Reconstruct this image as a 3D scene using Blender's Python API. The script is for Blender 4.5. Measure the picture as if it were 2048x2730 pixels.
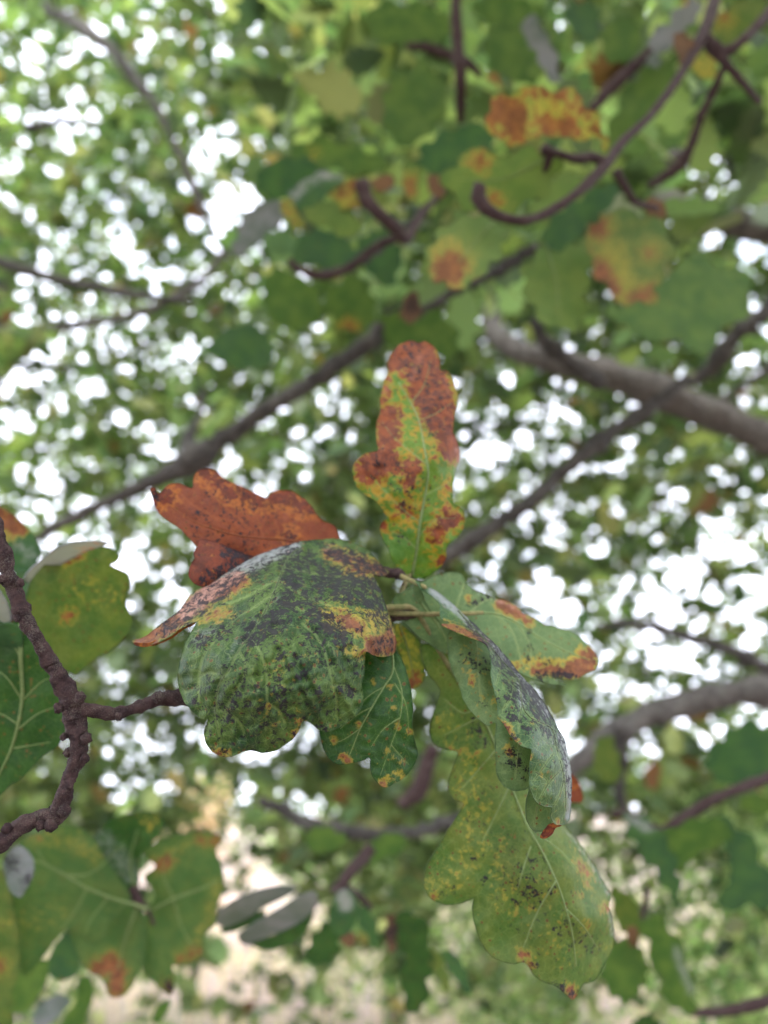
import bpy, math, random
import numpy as np
from mathutils import Vector
from mathutils.geometry import delaunay_2d_cdt

random.seed(11)
rng = np.random.default_rng(11)
S = bpy.context.scene
COL = S.collection
for o in list(bpy.data.objects):
    bpy.data.objects.remove(o)

# ------------------------------------------------------------------ camera
PITCH = math.radians(22.0)
CAM = np.array([0.0, 0.0, 1.6])
FP = 2048.0                                    # focal length in photo pixels
cam_d = bpy.data.cameras.new('camera')
cam_d.sensor_fit = 'HORIZONTAL'
cam_d.sensor_width = 36.0
cam_d.lens = 36.0
cam_d.clip_start = 0.01
cam_d.clip_end = 3000.0
cam_d.dof.use_dof = True
cam_d.dof.focus_distance = 0.258
cam_d.dof.aperture_fstop = 8.2                # ~4.4 mm pupil, like a phone
cam = bpy.data.objects.new('camera', cam_d)
cam.location = CAM
cam.rotation_euler = (math.radians(90) + PITCH, 0, 0)
COL.objects.link(cam)
S.camera = cam

# ------------------------------------------------------------------ world and sun
SUN_EL, SUN_ROT = math.radians(58), math.radians(200)
W = bpy.data.worlds.new('World')
S.world = W
W.use_nodes = True
wn, wl = W.node_tree.nodes, W.node_tree.links
wn.clear()
wout = wn.new('ShaderNodeOutputWorld')
wbg = wn.new('ShaderNodeBackground')
wbg.inputs['Strength'].default_value = 0.15
sky = wn.new('ShaderNodeTexSky')
sky.sky_type = 'NISHITA'
sky.sun_disc = False
sky.sun_elevation = SUN_EL
sky.sun_rotation = SUN_ROT
sky.air_density = 1.0
sky.dust_density = 3.0
tc = wn.new('ShaderNodeTexCoord')
nz = wn.new('ShaderNodeTexNoise')
nz.inputs['Scale'].default_value = 2.6
nz.inputs['Detail'].default_value = 6
wl.new(tc.outputs['Generated'], nz.inputs['Vector'])
cr = wn.new('ShaderNodeValToRGB')              # cloud cover: nearly closed, a few blue rifts
cr.color_ramp.elements[0].position = 0.30
cr.color_ramp.elements[0].color = (0.25, 0.25, 0.25, 1)
cr.color_ramp.elements[1].position = 0.46
cr.color_ramp.elements[1].color = (1, 1, 1, 1)
wl.new(nz.outputs['Fac'], cr.inputs['Fac'])
wm = wn.new('ShaderNodeMix')
wm.data_type = 'RGBA'
wl.new(cr.outputs['Color'], wm.inputs['Factor'])
wl.new(sky.outputs['Color'], wm.inputs['A'])
wm.inputs['B'].default_value = (9.2, 9.5, 11.2, 1)   # bright cloud sheet
wl.new(wm.outputs['Result'], wbg.inputs['Color'])
wl.new(wbg.outputs['Background'], wout.inputs['Surface'])

sd = bpy.data.lights.new('sun', 'SUN')
sd.energy = 1.5
sd.angle = math.radians(12)
sd.color = (1.0, 0.95, 0.86)
sun = bpy.data.objects.new('sun', sd)
az = SUN_ROT
dirv = Vector((math.sin(az) * math.cos(SUN_EL), math.cos(az) * math.cos(SUN_EL), math.sin(SUN_EL)))
sun.rotation_euler = dirv.to_track_quat('Z', 'Y').to_euler()
sun.location = (0, 0, 30)
COL.objects.link(sun)

S.render.engine = 'CYCLES'
S.view_settings.view_transform = 'Standard'
S.view_settings.look = 'None'
S.view_settings.gamma = 1
S.view_settings.use_curve_mapping = False
S.view_settings.exposure = 2.0
S.cycles.max_bounces = 8
S.cycles.diffuse_bounces = 5
S.cycles.transmission_bounces = 5
S.cycles.sample_clamp_indirect = 6.0

# ------------------------------------------------------------------ basics
RX = np.array([1.0, 0, 0])
UP = np.array([0, -math.sin(PITCH), math.cos(PITCH)])
FW = np.array([0, math.cos(PITCH), math.sin(PITCH)])


def P(x, y, d):
    """photo pixel (2048 x 2730) and distance along the view -> world"""
    x, y, d = np.asarray(x, float), np.asarray(y, float), np.asarray(d, float)
    return CAM + (((x - 1024) / FP * d)[..., None] * RX - ((y - 1365) / FP * d)[..., None] * UP + d[..., None] * FW)


class T:
    def __init__(s, ox, oy, k):
        s.o = np.array([ox, oy], float)
        s.k = k

    def __call__(s, pts):
        return np.asarray(pts, float) * s.k + s.o


TA = T(300, 1200, .48222); TB = T(900, 850, .36166); TC = T(950, 1450, .48222); TD = T(1000, 1900, .48222)
TE = T(0, 1300, .45220); TF = T(0, 2030, .48222); TG = T(1024, 0, .61724); TH = T(500, 300, .48222)
TI = T(0, 0, .61724); TJ = T(1200, 800, .54255); TK = T(1248, 1930, .48222); TL = T(500, 2000, .48222)
TW = T(0, 0, 1.23448)                          # the 1659-px overview


def wloc(o):
    v = np.zeros(3)
    while o is not None:
        v = v + np.array(o.location)
        o = o.parent
    return v


def thing(name, label, cat, loc, group=None):
    o = bpy.data.objects.new(name, None)
    o.empty_display_size = 0.02
    o.location = loc
    COL.objects.link(o)
    o['label'] = label
    o['category'] = cat
    if group:
        o['group'] = group
    return o


def setmesh(me, v, faces, smooth=True):
    me.from_pydata(np.asarray(v).tolist(), [], faces)
    if smooth:
        me.polygons.foreach_set('use_smooth', [True] * len(me.polygons))
    me.update()


def npmesh(name, v, quads, smooth=True):
    me = bpy.data.meshes.new(name)
    v = np.asarray(v, np.float32)
    quads = np.asarray(quads, np.int32)
    n = quads.shape[1]
    me.vertices.add(len(v))
    me.vertices.foreach_set('co', v.ravel())
    me.loops.add(quads.size)
    me.loops.foreach_set('vertex_index', quads.ravel())
    me.polygons.add(len(quads))
    me.polygons.foreach_set('loop_start', np.arange(0, quads.size, n, dtype=np.int32))
    me.polygons.foreach_set('use_smooth', np.full(len(quads), smooth))
    me.update(calc_edges=True)
    return me


def link(name, me, mat, parent=None, label=None, kind=None, base=None):
    if mat:
        me.materials.append(mat)
    o = bpy.data.objects.new(name, me)
    if base is not None:
        o.location = base
    o.parent = parent
    COL.objects.link(o)
    if label:
        o['label'] = label
    if kind:
        o['kind'] = kind
    return o


def cr_open(p, n):
    """Catmull-Rom through open polyline, n samples"""
    p = np.asarray(p, float)
    if len(p) == 2:
        t = np.linspace(0, 1, n)[:, None]
        return p[0] * (1 - t) + p[1] * t
    q = np.vstack([2 * p[0] - p[1], p, 2 * p[-1] - p[-2]])
    seg = np.linalg.norm(np.diff(p[:, :min(3, p.shape[1])], axis=0), axis=1)
    cum = np.concatenate([[0], np.cumsum(seg)])
    s = np.linspace(0, cum[-1], n)
    i = np.clip(np.searchsorted(cum, s, side='right') - 1, 0, len(p) - 2)
    t = ((s - cum[i]) / np.maximum(seg[i], 1e-9))[:, None]
    a, b, c, d = q[i], q[i + 1], q[i + 2], q[i + 3]
    return .5 * (2 * b + (c - a) * t + (2 * a - 5 * b + 4 * c - d) * t * t + (3 * b - a - 3 * c + d) * t ** 3)


def cr_closed(p, step):
    p = np.asarray(p, float)
    m = len(p)
    out = []
    for i in range(m):
        a, b, c, d = p[i - 1], p[i], p[(i + 1) % m], p[(i + 2) % m]
        L = np.linalg.norm(c - b)
        k = max(1, int(round(L / step)))
        t = (np.arange(k) / k)[:, None]
        tn = .85                                # slightly tight so nothing loops
        m1, m2 = (c - a) * .5 * tn, (d - b) * .5 * tn
        out.append((2 * t ** 3 - 3 * t ** 2 + 1) * b + (t ** 3 - 2 * t ** 2 + t) * m1 + (-2 * t ** 3 + 3 * t ** 2) * c + (t ** 3 - t ** 2) * m2)
    return np.vstack(out)


def inside(px, py, poly):
    x1, y1 = poly[:, 0], poly[:, 1]
    x2, y2 = np.roll(x1, -1), np.roll(y1, -1)
    r = np.zeros(len(px), bool)
    for a, b, c, d in zip(x1, y1, x2, y2):
        if b == d:
            continue
        r ^= ((b > py) != (d > py)) & (px < (c - a) * (py - b) / (d - b) + a)
    return r


def dist_poly(px, py, line, closed=False):
    line = np.asarray(line, float)
    if len(line) == 1:
        return np.hypot(px - line[0, 0], py - line[0, 1])
    if closed:
        line = np.vstack([line, line[:1]])
    best = np.full(len(px), 1e9)
    for (ax, ay), (bx, by) in zip(line[:-1], line[1:]):
        dx, dy = bx - ax, by - ay
        L = dx * dx + dy * dy + 1e-9
        t = np.clip(((px - ax) * dx + (py - ay) * dy) / L, 0, 1)
        best = np.minimum(best, np.hypot(px - ax - t * dx, py - ay - t * dy))
    return best


def tps(c):
    """thin plate through (x, y, d) control points"""
    c = np.asarray(c, float)
    n = len(c)
    sc = 500.0
    X = c[:, :2] / sc
    r = np.linalg.norm(X[:, None] - X[None], axis=2)
    K = np.where(r > 0, r * r * np.log(r + 1e-12), 0) + np.eye(n) * 1e-3
    A = np.zeros((n + 3, n + 3))
    A[:n, :n] = K
    A[:n, n] = 1; A[:n, n + 1:] = X
    A[n, :n] = 1; A[n + 1:, :n] = X.T
    w = np.linalg.solve(A, np.concatenate([c[:, 2], np.zeros(3)]))

    def f(x, y):
        q = np.stack([x, y], 1) / sc
        rr = np.linalg.norm(q[:, None] - X[None], axis=2)
        k = np.where(rr > 0, rr * rr * np.log(rr + 1e-12), 0)
        return k @ w[:n] + w[n] + q @ w[n + 1:]
    return f


def snoise(x, y, s, seed):
    """cheap smooth 2-D noise"""
    g = np.random.default_rng(seed)
    out = np.zeros(len(x))
    for _ in range(7):
        a = g.uniform(0, math.tau)
        f = g.uniform(.6, 1.5) / s
        out += np.sin((x * math.cos(a) + y * math.sin(a)) * f * math.tau + g.uniform(0, math.tau))
    return out / 4.0


def tube_np(pts, rad, seg=8, rough=0.0, seed=0, cap=True):
    pts = np.asarray(pts, float)
    rad = np.asarray(rad, float)
    n = len(pts)
    tan = np.gradient(pts, axis=0)
    tan /= np.linalg.norm(tan, axis=1)[:, None] + 1e-12
    ref = np.array([.13, .31, .94])
    u = np.cross(tan, ref)
    u /= np.linalg.norm(u, axis=1)[:, None] + 1e-12
    w = np.cross(tan, u)
    a = np.arange(seg) / seg * math.tau
    g = np.random.default_rng(seed)
    r = rad[:, None] * np.ones(seg)
    if rough:                                   # lumps that run along and round the stem
        L = np.concatenate([[0], np.cumsum(np.linalg.norm(np.diff(pts, axis=0), axis=1))]) / max(rad.mean(), 1e-6)
        f = np.zeros((n, seg))
        for _ in range(14):
            f += np.sin(L[:, None] * g.uniform(.3, 3.5) + a[None] * g.integers(-4, 5) + g.uniform(0, 6.28))
        r = r * (1 + rough * f * .55 + rough * .25 * g.normal(size=(n, seg)))
    v = pts[:, None] + r[..., None] * (np.cos(a)[None, :, None] * u[:, None] + np.sin(a)[None, :, None] * w[:, None])
    v = v.reshape(-1, 3)
    i = np.arange(n - 1)[:, None] * seg
    j = np.arange(seg)[None]
    k = (j + 1) % seg
    q = np.stack([i + j, i + k, i + seg + k, i + seg + j], 2).reshape(-1, 4)
    if cap:                                     # small cones close the ends
        v = np.vstack([v, pts[0] - tan[0] * rad[0] * .4, pts[-1] + tan[-1] * rad[-1] * .6])
        c0, c1 = n * seg, n * seg + 1
        e = (n - 1) * seg
        jj = np.arange(0, seg, 2)
        q0 = np.stack([np.full(len(jj), c0), (jj + 2) % seg, (jj + 1) % seg, jj], 1)
        q1 = np.stack([np.full(len(jj), c1), e + jj, e + (jj + 1) % seg, e + (jj + 2) % seg], 1)
        q = np.vstack([q, q0, q1])
    return v, q


def join_np(parts):
    vs, qs, o = [], [], 0
    for v, q in parts:
        vs.append(v); qs.append(q + o); o += len(v)
    return np.vstack(vs), np.vstack(qs)


# ------------------------------------------------------------------ materials
def new_mat(name):
    m = bpy.data.materials.new(name)
    m.use_nodes = True
    m.node_tree.nodes.clear()
    return m, m.node_tree.nodes, m.node_tree.links


class NB:
    def __init__(s, name):
        s.m, s.n, s.l = new_mat(name)
        s.tc = s.n.new('ShaderNodeTexCoord')

    def attr(s, name):
        a = s.n.new('ShaderNodeAttribute')
        a.attribute_name = name
        return a.outputs['Fac']

    def attrc(s, name):
        a = s.n.new('ShaderNodeAttribute')
        a.attribute_name = name
        return a.outputs['Color']

    def noise(s, scale, detail=4, rough=.55, dist=0.0, vec=None):
        t = s.n.new('ShaderNodeTexNoise')
        t.inputs['Scale'].default_value = scale
        t.inputs['Detail'].default_value = detail
        t.inputs['Roughness'].default_value = rough
        t.inputs['Distortion'].default_value = dist
        s.l.new(vec or s.tc.outputs['Object'], t.inputs['Vector'])
        return t.outputs['Fac']

    def voro(s, scale, feature='F1', out='Distance', vec=None):
        t = s.n.new('ShaderNodeTexVoronoi')
        t.feature = feature
        t.inputs['Scale'].default_value = scale
        s.l.new(vec or s.tc.outputs['Object'], t.inputs['Vector'])
        return t.outputs[out]

    def math(s, op, a, b=None, c=None, clamp=False):
        t = s.n.new('ShaderNodeMath')
        t.operation = op
        t.use_clamp = clamp
        for i, v in enumerate((a, b, c)):
            if v is None:
                continue
            if isinstance(v, (int, float)):
                t.inputs[i].default_value = v
            else:
                s.l.new(v, t.inputs[i])
        return t.outputs[0]

    def step(s, v, lo, hi):
        t = s.n.new('ShaderNodeMapRange')
        t.interpolation_type = 'SMOOTHSTEP'
        t.inputs['From Min'].default_value = lo
        t.inputs['From Max'].default_value = hi
        s.l.new(v, t.inputs['Value'])
        return t.outputs['Result']

    def mix(s, f, a, b, mode='MIX'):
        t = s.n.new('ShaderNodeMix')
        t.data_type = 'RGBA'
        t.blend_type = mode
        for k, v in (('Factor', f), ('A', a), ('B', b)):
            if isinstance(v, (int, float)):
                t.inputs[k].default_value = v
            elif isinstance(v, tuple):
                t.inputs[k].default_value = v if len(v) == 4 else (*v, 1)
            else:
                s.l.new(v, t.inputs[k])
        return t.outputs['Result']

    def leaf_out(s, col, tcol, rough, height, bump, trans, spec=.28):
        p = s.n.new('ShaderNodeBsdfPrincipled')
        s.l.new(col, p.inputs['Base Color'])
        if isinstance(rough, float):
            p.inputs['Roughness'].default_value = rough
        else:
            s.l.new(rough, p.inputs['Roughness'])
        p.inputs['Specular IOR Level'].default_value = spec
        t = s.n.new('ShaderNodeBsdfTranslucent')
        s.l.new(tcol, t.inputs['Color'])
        if height is not None:
            b = s.n.new('ShaderNodeBump')
            b.inputs['Strength'].default_value = bump[0]
            b.inputs['Distance'].default_value = bump[1]
            s.l.new(height, b.inputs['Height'])
            s.l.new(b.outputs['Normal'], p.inputs['Normal'])
        mx = s.n.new('ShaderNodeMixShader')
        if isinstance(trans, float):
            mx.inputs[0].default_value = trans
        else:
            s.l.new(trans, mx.inputs[0])
        s.l.new(p.outputs[0], mx.inputs[1])
        s.l.new(t.outputs[0], mx.inputs[2])
        o = s.n.new('ShaderNodeOutputMaterial')
        s.l.new(mx.outputs[0], o.inputs['Surface'])
        return s.m


def leaf_mat(name, green, green2, brown=(.095, .032, .018), brown2=(.21, .080, .030), yellow=(.26, .20, .03),
             pale=(.24, .25, .28), trans=.35, rough=.42, vein=(.22, .30, .10), net=.5, spots=.5, tgain=(1.9, 1.9, 1.0), ns=1.0):
    b = NB(name)
    br, ye, so, pa, vd = (b.attr(k) for k in ('brown', 'yellow', 'soot', 'pale', 'veind'))
    n_lo = b.noise(90 * ns, 3)
    n_mid = b.noise(380 * ns, 5, .6)
    n_hi = b.noise(1500 * ns, 4, .65)
    base = b.mix(b.step(n_lo, .35, .65), green, green2)
    base = b.mix(b.math('MULTIPLY', b.step(n_hi, .35, .75), .35), base, tuple(c * .55 for c in green))
    # fine net of veins
    warp = b.n.new('ShaderNodeVectorMath'); warp.operation = 'ADD'
    nzc = b.n.new('ShaderNodeTexNoise'); nzc.inputs['Scale'].default_value = 300
    b.l.new(b.tc.outputs['Object'], nzc.inputs['Vector'])
    sc = b.n.new('ShaderNodeVectorMath'); sc.operation = 'SCALE'; sc.inputs['Scale'].default_value = .0022
    b.l.new(nzc.outputs['Color'], sc.inputs[0])
    b.l.new(b.tc.outputs['Object'], warp.inputs[0]); b.l.new(sc.outputs[0], warp.inputs[1])
    e1 = b.voro(230, 'DISTANCE_TO_EDGE', vec=warp.outputs[0])
    e2 = b.voro(620, 'DISTANCE_TO_EDGE', vec=warp.outputs[0])
    l1 = b.math('SUBTRACT', 1, b.step(e1, .008, .04))
    l2 = b.math('SUBTRACT', 1, b.step(e2, .01, .07))
    netm = b.math('MAXIMUM', b.math('MULTIPLY', l1, .75), b.math('MULTIPLY', l2, .4))
    netm = b.math('MULTIPLY', netm, net)
    base = b.mix(netm, base, vein)
    # side veins drawn out by the distance attribute
    vm = b.math('SUBTRACT', 1, b.step(vd, .05, .3))
    base = b.mix(b.math('MULTIPLY', vm, .3), base, vein)
    nn = b.math('ADD', b.math('MULTIPLY', n_mid, .75), b.math('MULTIPLY', n_hi, .25))
    bval = b.math('ADD', br, b.math('MULTIPLY', b.math('SUBTRACT', nn, .5), 3.0))
    bmask = b.step(bval, .32, .70)
    halo = b.math('MULTIPLY', b.step(bval, .05, .5), b.step(br, .03, .15))
    ymask = b.step(b.math('ADD', b.math('MULTIPLY', ye, .85), b.math('MULTIPLY', b.math('SUBTRACT', nn, .5), 3.2)), .36, .80)
    ymask = b.math('MAXIMUM', ymask, b.math('MULTIPLY', halo, .9))
    col = b.mix(b.math('MULTIPLY', ymask, .85), base, yellow)
    n_b = b.noise(240 * ns, 5, .65)
    bcol = b.mix(b.step(n_b, .3, .7), brown, brown2)
    bcol = b.mix(b.math('MULTIPLY', b.step(n_hi, .4, .8), .5), bcol, tuple(c * .35 for c in brown))
    bcol = b.mix(b.math('MULTIPLY', b.step(n_lo, .48, .68), .55), bcol, tuple(c * .45 for c in brown))
    bcol = b.mix(b.math('MULTIPLY', netm, .5), bcol, tuple(c * .6 for c in brown))
    col = b.mix(bmask, col, bcol)
    # small round brown spots
    v1 = b.voro(640, 'F1', 'Distance'); c1 = b.voro(640, 'F1', 'Color')
    sep = b.n.new('ShaderNodeSeparateColor'); b.l.new(c1, sep.inputs[0])
    rad = b.math('MULTIPLY', b.step(sep.outputs[0], 1 - .5 * spots, 1.0), .42)
    spm = b.step(b.math('SUBTRACT', rad, v1), 0.0, .06)
    spm2 = b.step(b.math('SUBTRACT', b.math('ADD', rad, b.math('MULTIPLY', b.step(sep.outputs[0], 1 - .5 * spots, 1.0), .12)), v1), 0.0, .1)
    col = b.mix(b.math('MULTIPLY', spm2, .3), col, yellow)
    col = b.mix(b.math('MULTIPLY', spm, .85), col, (.065, .026, .010))
    # pale strokes: grey sky sheen painted into the colour, salmon pink where brown
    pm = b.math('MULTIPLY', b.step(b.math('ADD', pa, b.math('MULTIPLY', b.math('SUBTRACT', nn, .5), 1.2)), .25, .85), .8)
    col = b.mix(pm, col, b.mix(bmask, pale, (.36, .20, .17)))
    # sooty mould: flecks that gather into crusts
    s_f = b.noise(1050, 6, .75, .4)
    s_c = b.noise(400, 5, .62, .25)
    sv = b.math('ADD', b.math('MULTIPLY', s_f, .42), b.math('MULTIPLY', s_c, .58))
    sm = b.step(b.math('ADD', sv, b.math('MULTIPLY', b.math('SUBTRACT', so, .46), .155)), .520, .540)
    sm = b.math('MULTIPLY', sm, b.step(so, .02, .18))
    vs = b.voro(1150, 'F1', 'Distance'); vcol = b.voro(1150, 'F1', 'Color')
    sp2 = b.n.new('ShaderNodeSeparateColor'); b.l.new(vcol, sp2.inputs[0])
    dm = b.step(b.math('SUBTRACT', b.math('MULTIPLY', sp2.outputs[1], .5), vs), .0, .08)
    dm = b.math('MULTIPLY', dm, b.step(b.math('ADD', so, b.math('MULTIPLY', b.math('SUBTRACT', s_c, .5), 1.6)), .12, .45))
    sm = b.math('MAXIMUM', sm, b.math('MULTIPLY', dm, .9))
    col = b.mix(b.math('MULTIPLY', sm, .94), col, (.009, .007, .011))
    tcol = b.mix(1.0, col, (*tgain, 1), 'MULTIPLY')
    h = b.math('SUBTRACT', b.math('ADD', b.math('MULTIPLY', n_mid, .5), b.math('MULTIPLY', sm, .5)), b.math('MULTIPLY', netm, .55))
    h = b.math('ADD', h, b.math('MULTIPLY', n_hi, .25))
    rg = b.math('ADD', rough, b.math('MULTIPLY', sm, .2))
    tr = b.math('MULTIPLY', trans, b.math('SUBTRACT', 1.0, b.math('MULTIPLY', sm, .9)))
    return b.leaf_out(col, tcol, rg, h, (.75, .0009), tr)


M = {}
M['upper'] = leaf_mat('leaf_upper', (.011, .040, .009), (.046, .088, .014), trans=.18, rough=.5, spots=.6, net=.3)
M['twist'] = leaf_mat('leaf_upper_grey', (.020, .060, .020), (.050, .095, .030), trans=.2, rough=.45, spots=.4, net=.35)
M['dark'] = leaf_mat('leaf_dark', (.009, .042, .006), (.018, .062, .008), trans=.22, rough=.45, spots=.55, vein=(.08, .15, .03), net=.35)
M['under'] = leaf_mat('leaf_underside', (.058, .110, .042), (.082, .130, .050), trans=.30, rough=.6, spots=.25, net=.2, vein=(.25, .32, .14))
M['lime'] = leaf_mat('leaf_yellowing', (.042, .085, .015), (.078, .108, .020), trans=.34, rough=.6, spots=.5, net=.2, vein=(.24, .29, .10), yellow=(.20, .18, .03))
M['lowleft'] = leaf_mat('leaf_lower_left', (.034, .082, .020), (.058, .100, .024), trans=.32, rough=.6, spots=.3, net=.2, vein=(.16, .22, .09), yellow=(.14, .14, .03))
M['autumn'] = leaf_mat('leaf_autumn', (.04, .11, .010), (.08, .15, .012), brown=(.085, .022, .013), brown2=(.21, .055, .016),
                       yellow=(.27, .155, .012), trans=.34, rough=.55, spots=.2, net=.25, tgain=(1.6, 1.5, 1.0))
M['deadmid'] = leaf_mat('leaf_dead_midground', (.085, .045, .028), (.13, .065, .035), brown=(.06, .025, .018), brown2=(.12, .05, .025), trans=.3, rough=.6, spots=.2, net=.1, ns=.5)
M['dead'] = leaf_mat('leaf_dead', (.125, .032, .015), (.18, .048, .018), brown=(.075, .020, .014), brown2=(.165, .038, .017), yellow=(.33, .12, .02),
                     trans=.42, rough=.6, spots=.7, net=.35, vein=(.25, .07, .02), tgain=(1.5, 1.3, 1.0))
M['mid'] = leaf_mat('leaf_midground', (.034, .082, .016), (.064, .115, .022), trans=.38, rough=.5, spots=.1, net=.1, ns=.6)
M['midlime'] = leaf_mat('leaf_midground_lime', (.065, .115, .026), (.095, .145, .034), brown=(.11, .042, .020), brown2=(.20, .085, .028), trans=.36, rough=.6, spots=.1, net=.1, ns=.5, yellow=(.24, .20, .04))
M['midgrey'] = leaf_mat('leaf_grey_sheen', (.075, .10, .09), (.14, .15, .165), trans=.15, rough=.4, spots=.1, net=.1, ns=.5)  # sky sheen of blurred leaves, put into the grey base colour
M['middark'] = leaf_mat('leaf_midground_dark', (.020, .065, .025), (.035, .090, .025), trans=.25, rough=.4, spots=.1, net=.1, ns=.6)


def vein_mat(nm='leaf_vein', c1=(.11, .17, .055), c2=(.17, .22, .085)):
    b = NB(nm)
    n = b.noise(900, 3)
    col = b.mix(b.step(n, .3, .7), c1, c2)
    return b.leaf_out(col, b.mix(1.0, col, (1.3, 1.3, 1, 1), 'MULTIPLY'), .5, n, (.3, .0003), .25)


M['vein'] = vein_mat()
M['sootvein'] = vein_mat('sooty_leaf_vein', (.018, .024, .014), (.10, .14, .06))
M['dryvein'] = vein_mat('dry_leaf_vein', (.12, .035, .015), (.20, .06, .02))


def bark_mat(name, c1, c2, c3, sc=1.0, bump=.002, lichen=.35):
    b = NB(name)
    n1 = b.noise(60 * sc, 6, .65)
    n2 = b.noise(420 * sc, 5, .7)
    n3 = b.noise(25 * sc, 4)
    col = b.mix(b.step(n1, .35, .65), c1, c2)
    lm = b.math('MULTIPLY', b.step(b.math('ADD', n2, b.math('MULTIPLY', n3, .5)), .78, .9), lichen)
    col = b.mix(lm, col, c3)
    col = b.mix(b.math('MULTIPLY', b.step(n2, .45, .3), .6), col, tuple(c * .3 for c in c1))
    p = b.n.new('ShaderNodeBsdfPrincipled')
    b.l.new(col, p.inputs['Base Color'])
    p.inputs['Roughness'].default_value = .8
    p.inputs['Specular IOR Level'].default_value = .2
    bp = b.n.new('ShaderNodeBump')
    bp.inputs['Distance'].default_value = bump
    bp.inputs['Strength'].default_value = .9
    b.l.new(b.math('ADD', n2, n1), bp.inputs['Height'])
    b.l.new(bp.outputs[0], p.inputs['Normal'])
    o = b.n.new('ShaderNodeOutputMaterial')
    b.l.new(p.outputs[0], o.inputs[0])
    return b.m


M['twig'] = bark_mat('twig_bark', (.022, .011, .013), (.060, .034, .032), (.15, .14, .11), 5.0, .0014, .4)
M['bough'] = bark_mat('bough_bark', (.036, .033, .031), (.082, .074, .066), (.20, .20, .18), .8, .008, .5)
M['limb'] = bark_mat('limb_bark', (.060, .054, .050), (.145, .130, .118), (.24, .24, .21), .8, .01, .7)
M['petiole'] = bark_mat('petiole', (.10, .11, .04), (.18, .16, .07), (.2, .1, .05), 6, .0004, .3)


def foliage_mat(name, trans, rough=.5, gain=(1.6, 1.7, 1.1)):
    b = NB(name)
    t = b.attrc('tint')
    n = b.noise(35, 4)
    col = b.mix(b.math('MULTIPLY', b.step(n, .35, .7), .45), t, b.mix(1.0, t, (1.5, 1.25, .8, 1), 'MULTIPLY'))
    return b.leaf_out(col, b.mix(1.0, col, (*gain, 1), 'MULTIPLY'), rough, None, None, trans)


M['foliage'] = foliage_mat('canopy_leaf', .48)
M['shrubleaf'] = foliage_mat('shrub_leaf', .35, .5)


# ------------------------------------------------------------------ traced leaves
def stroke_mask(px, py, strokes, tr, soft):
    m = np.zeros(len(px))
    for s in strokes:
        pts, r = s[0], s[1]
        k = s[2] if len(s) > 2 else 1.0
        d = dist_poly(px, py, tr(pts))
        m = np.maximum(m, k / (1 + np.exp(np.clip((d - r * tr.k) / (soft * tr.k), -30, 30))))
    return m


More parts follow.
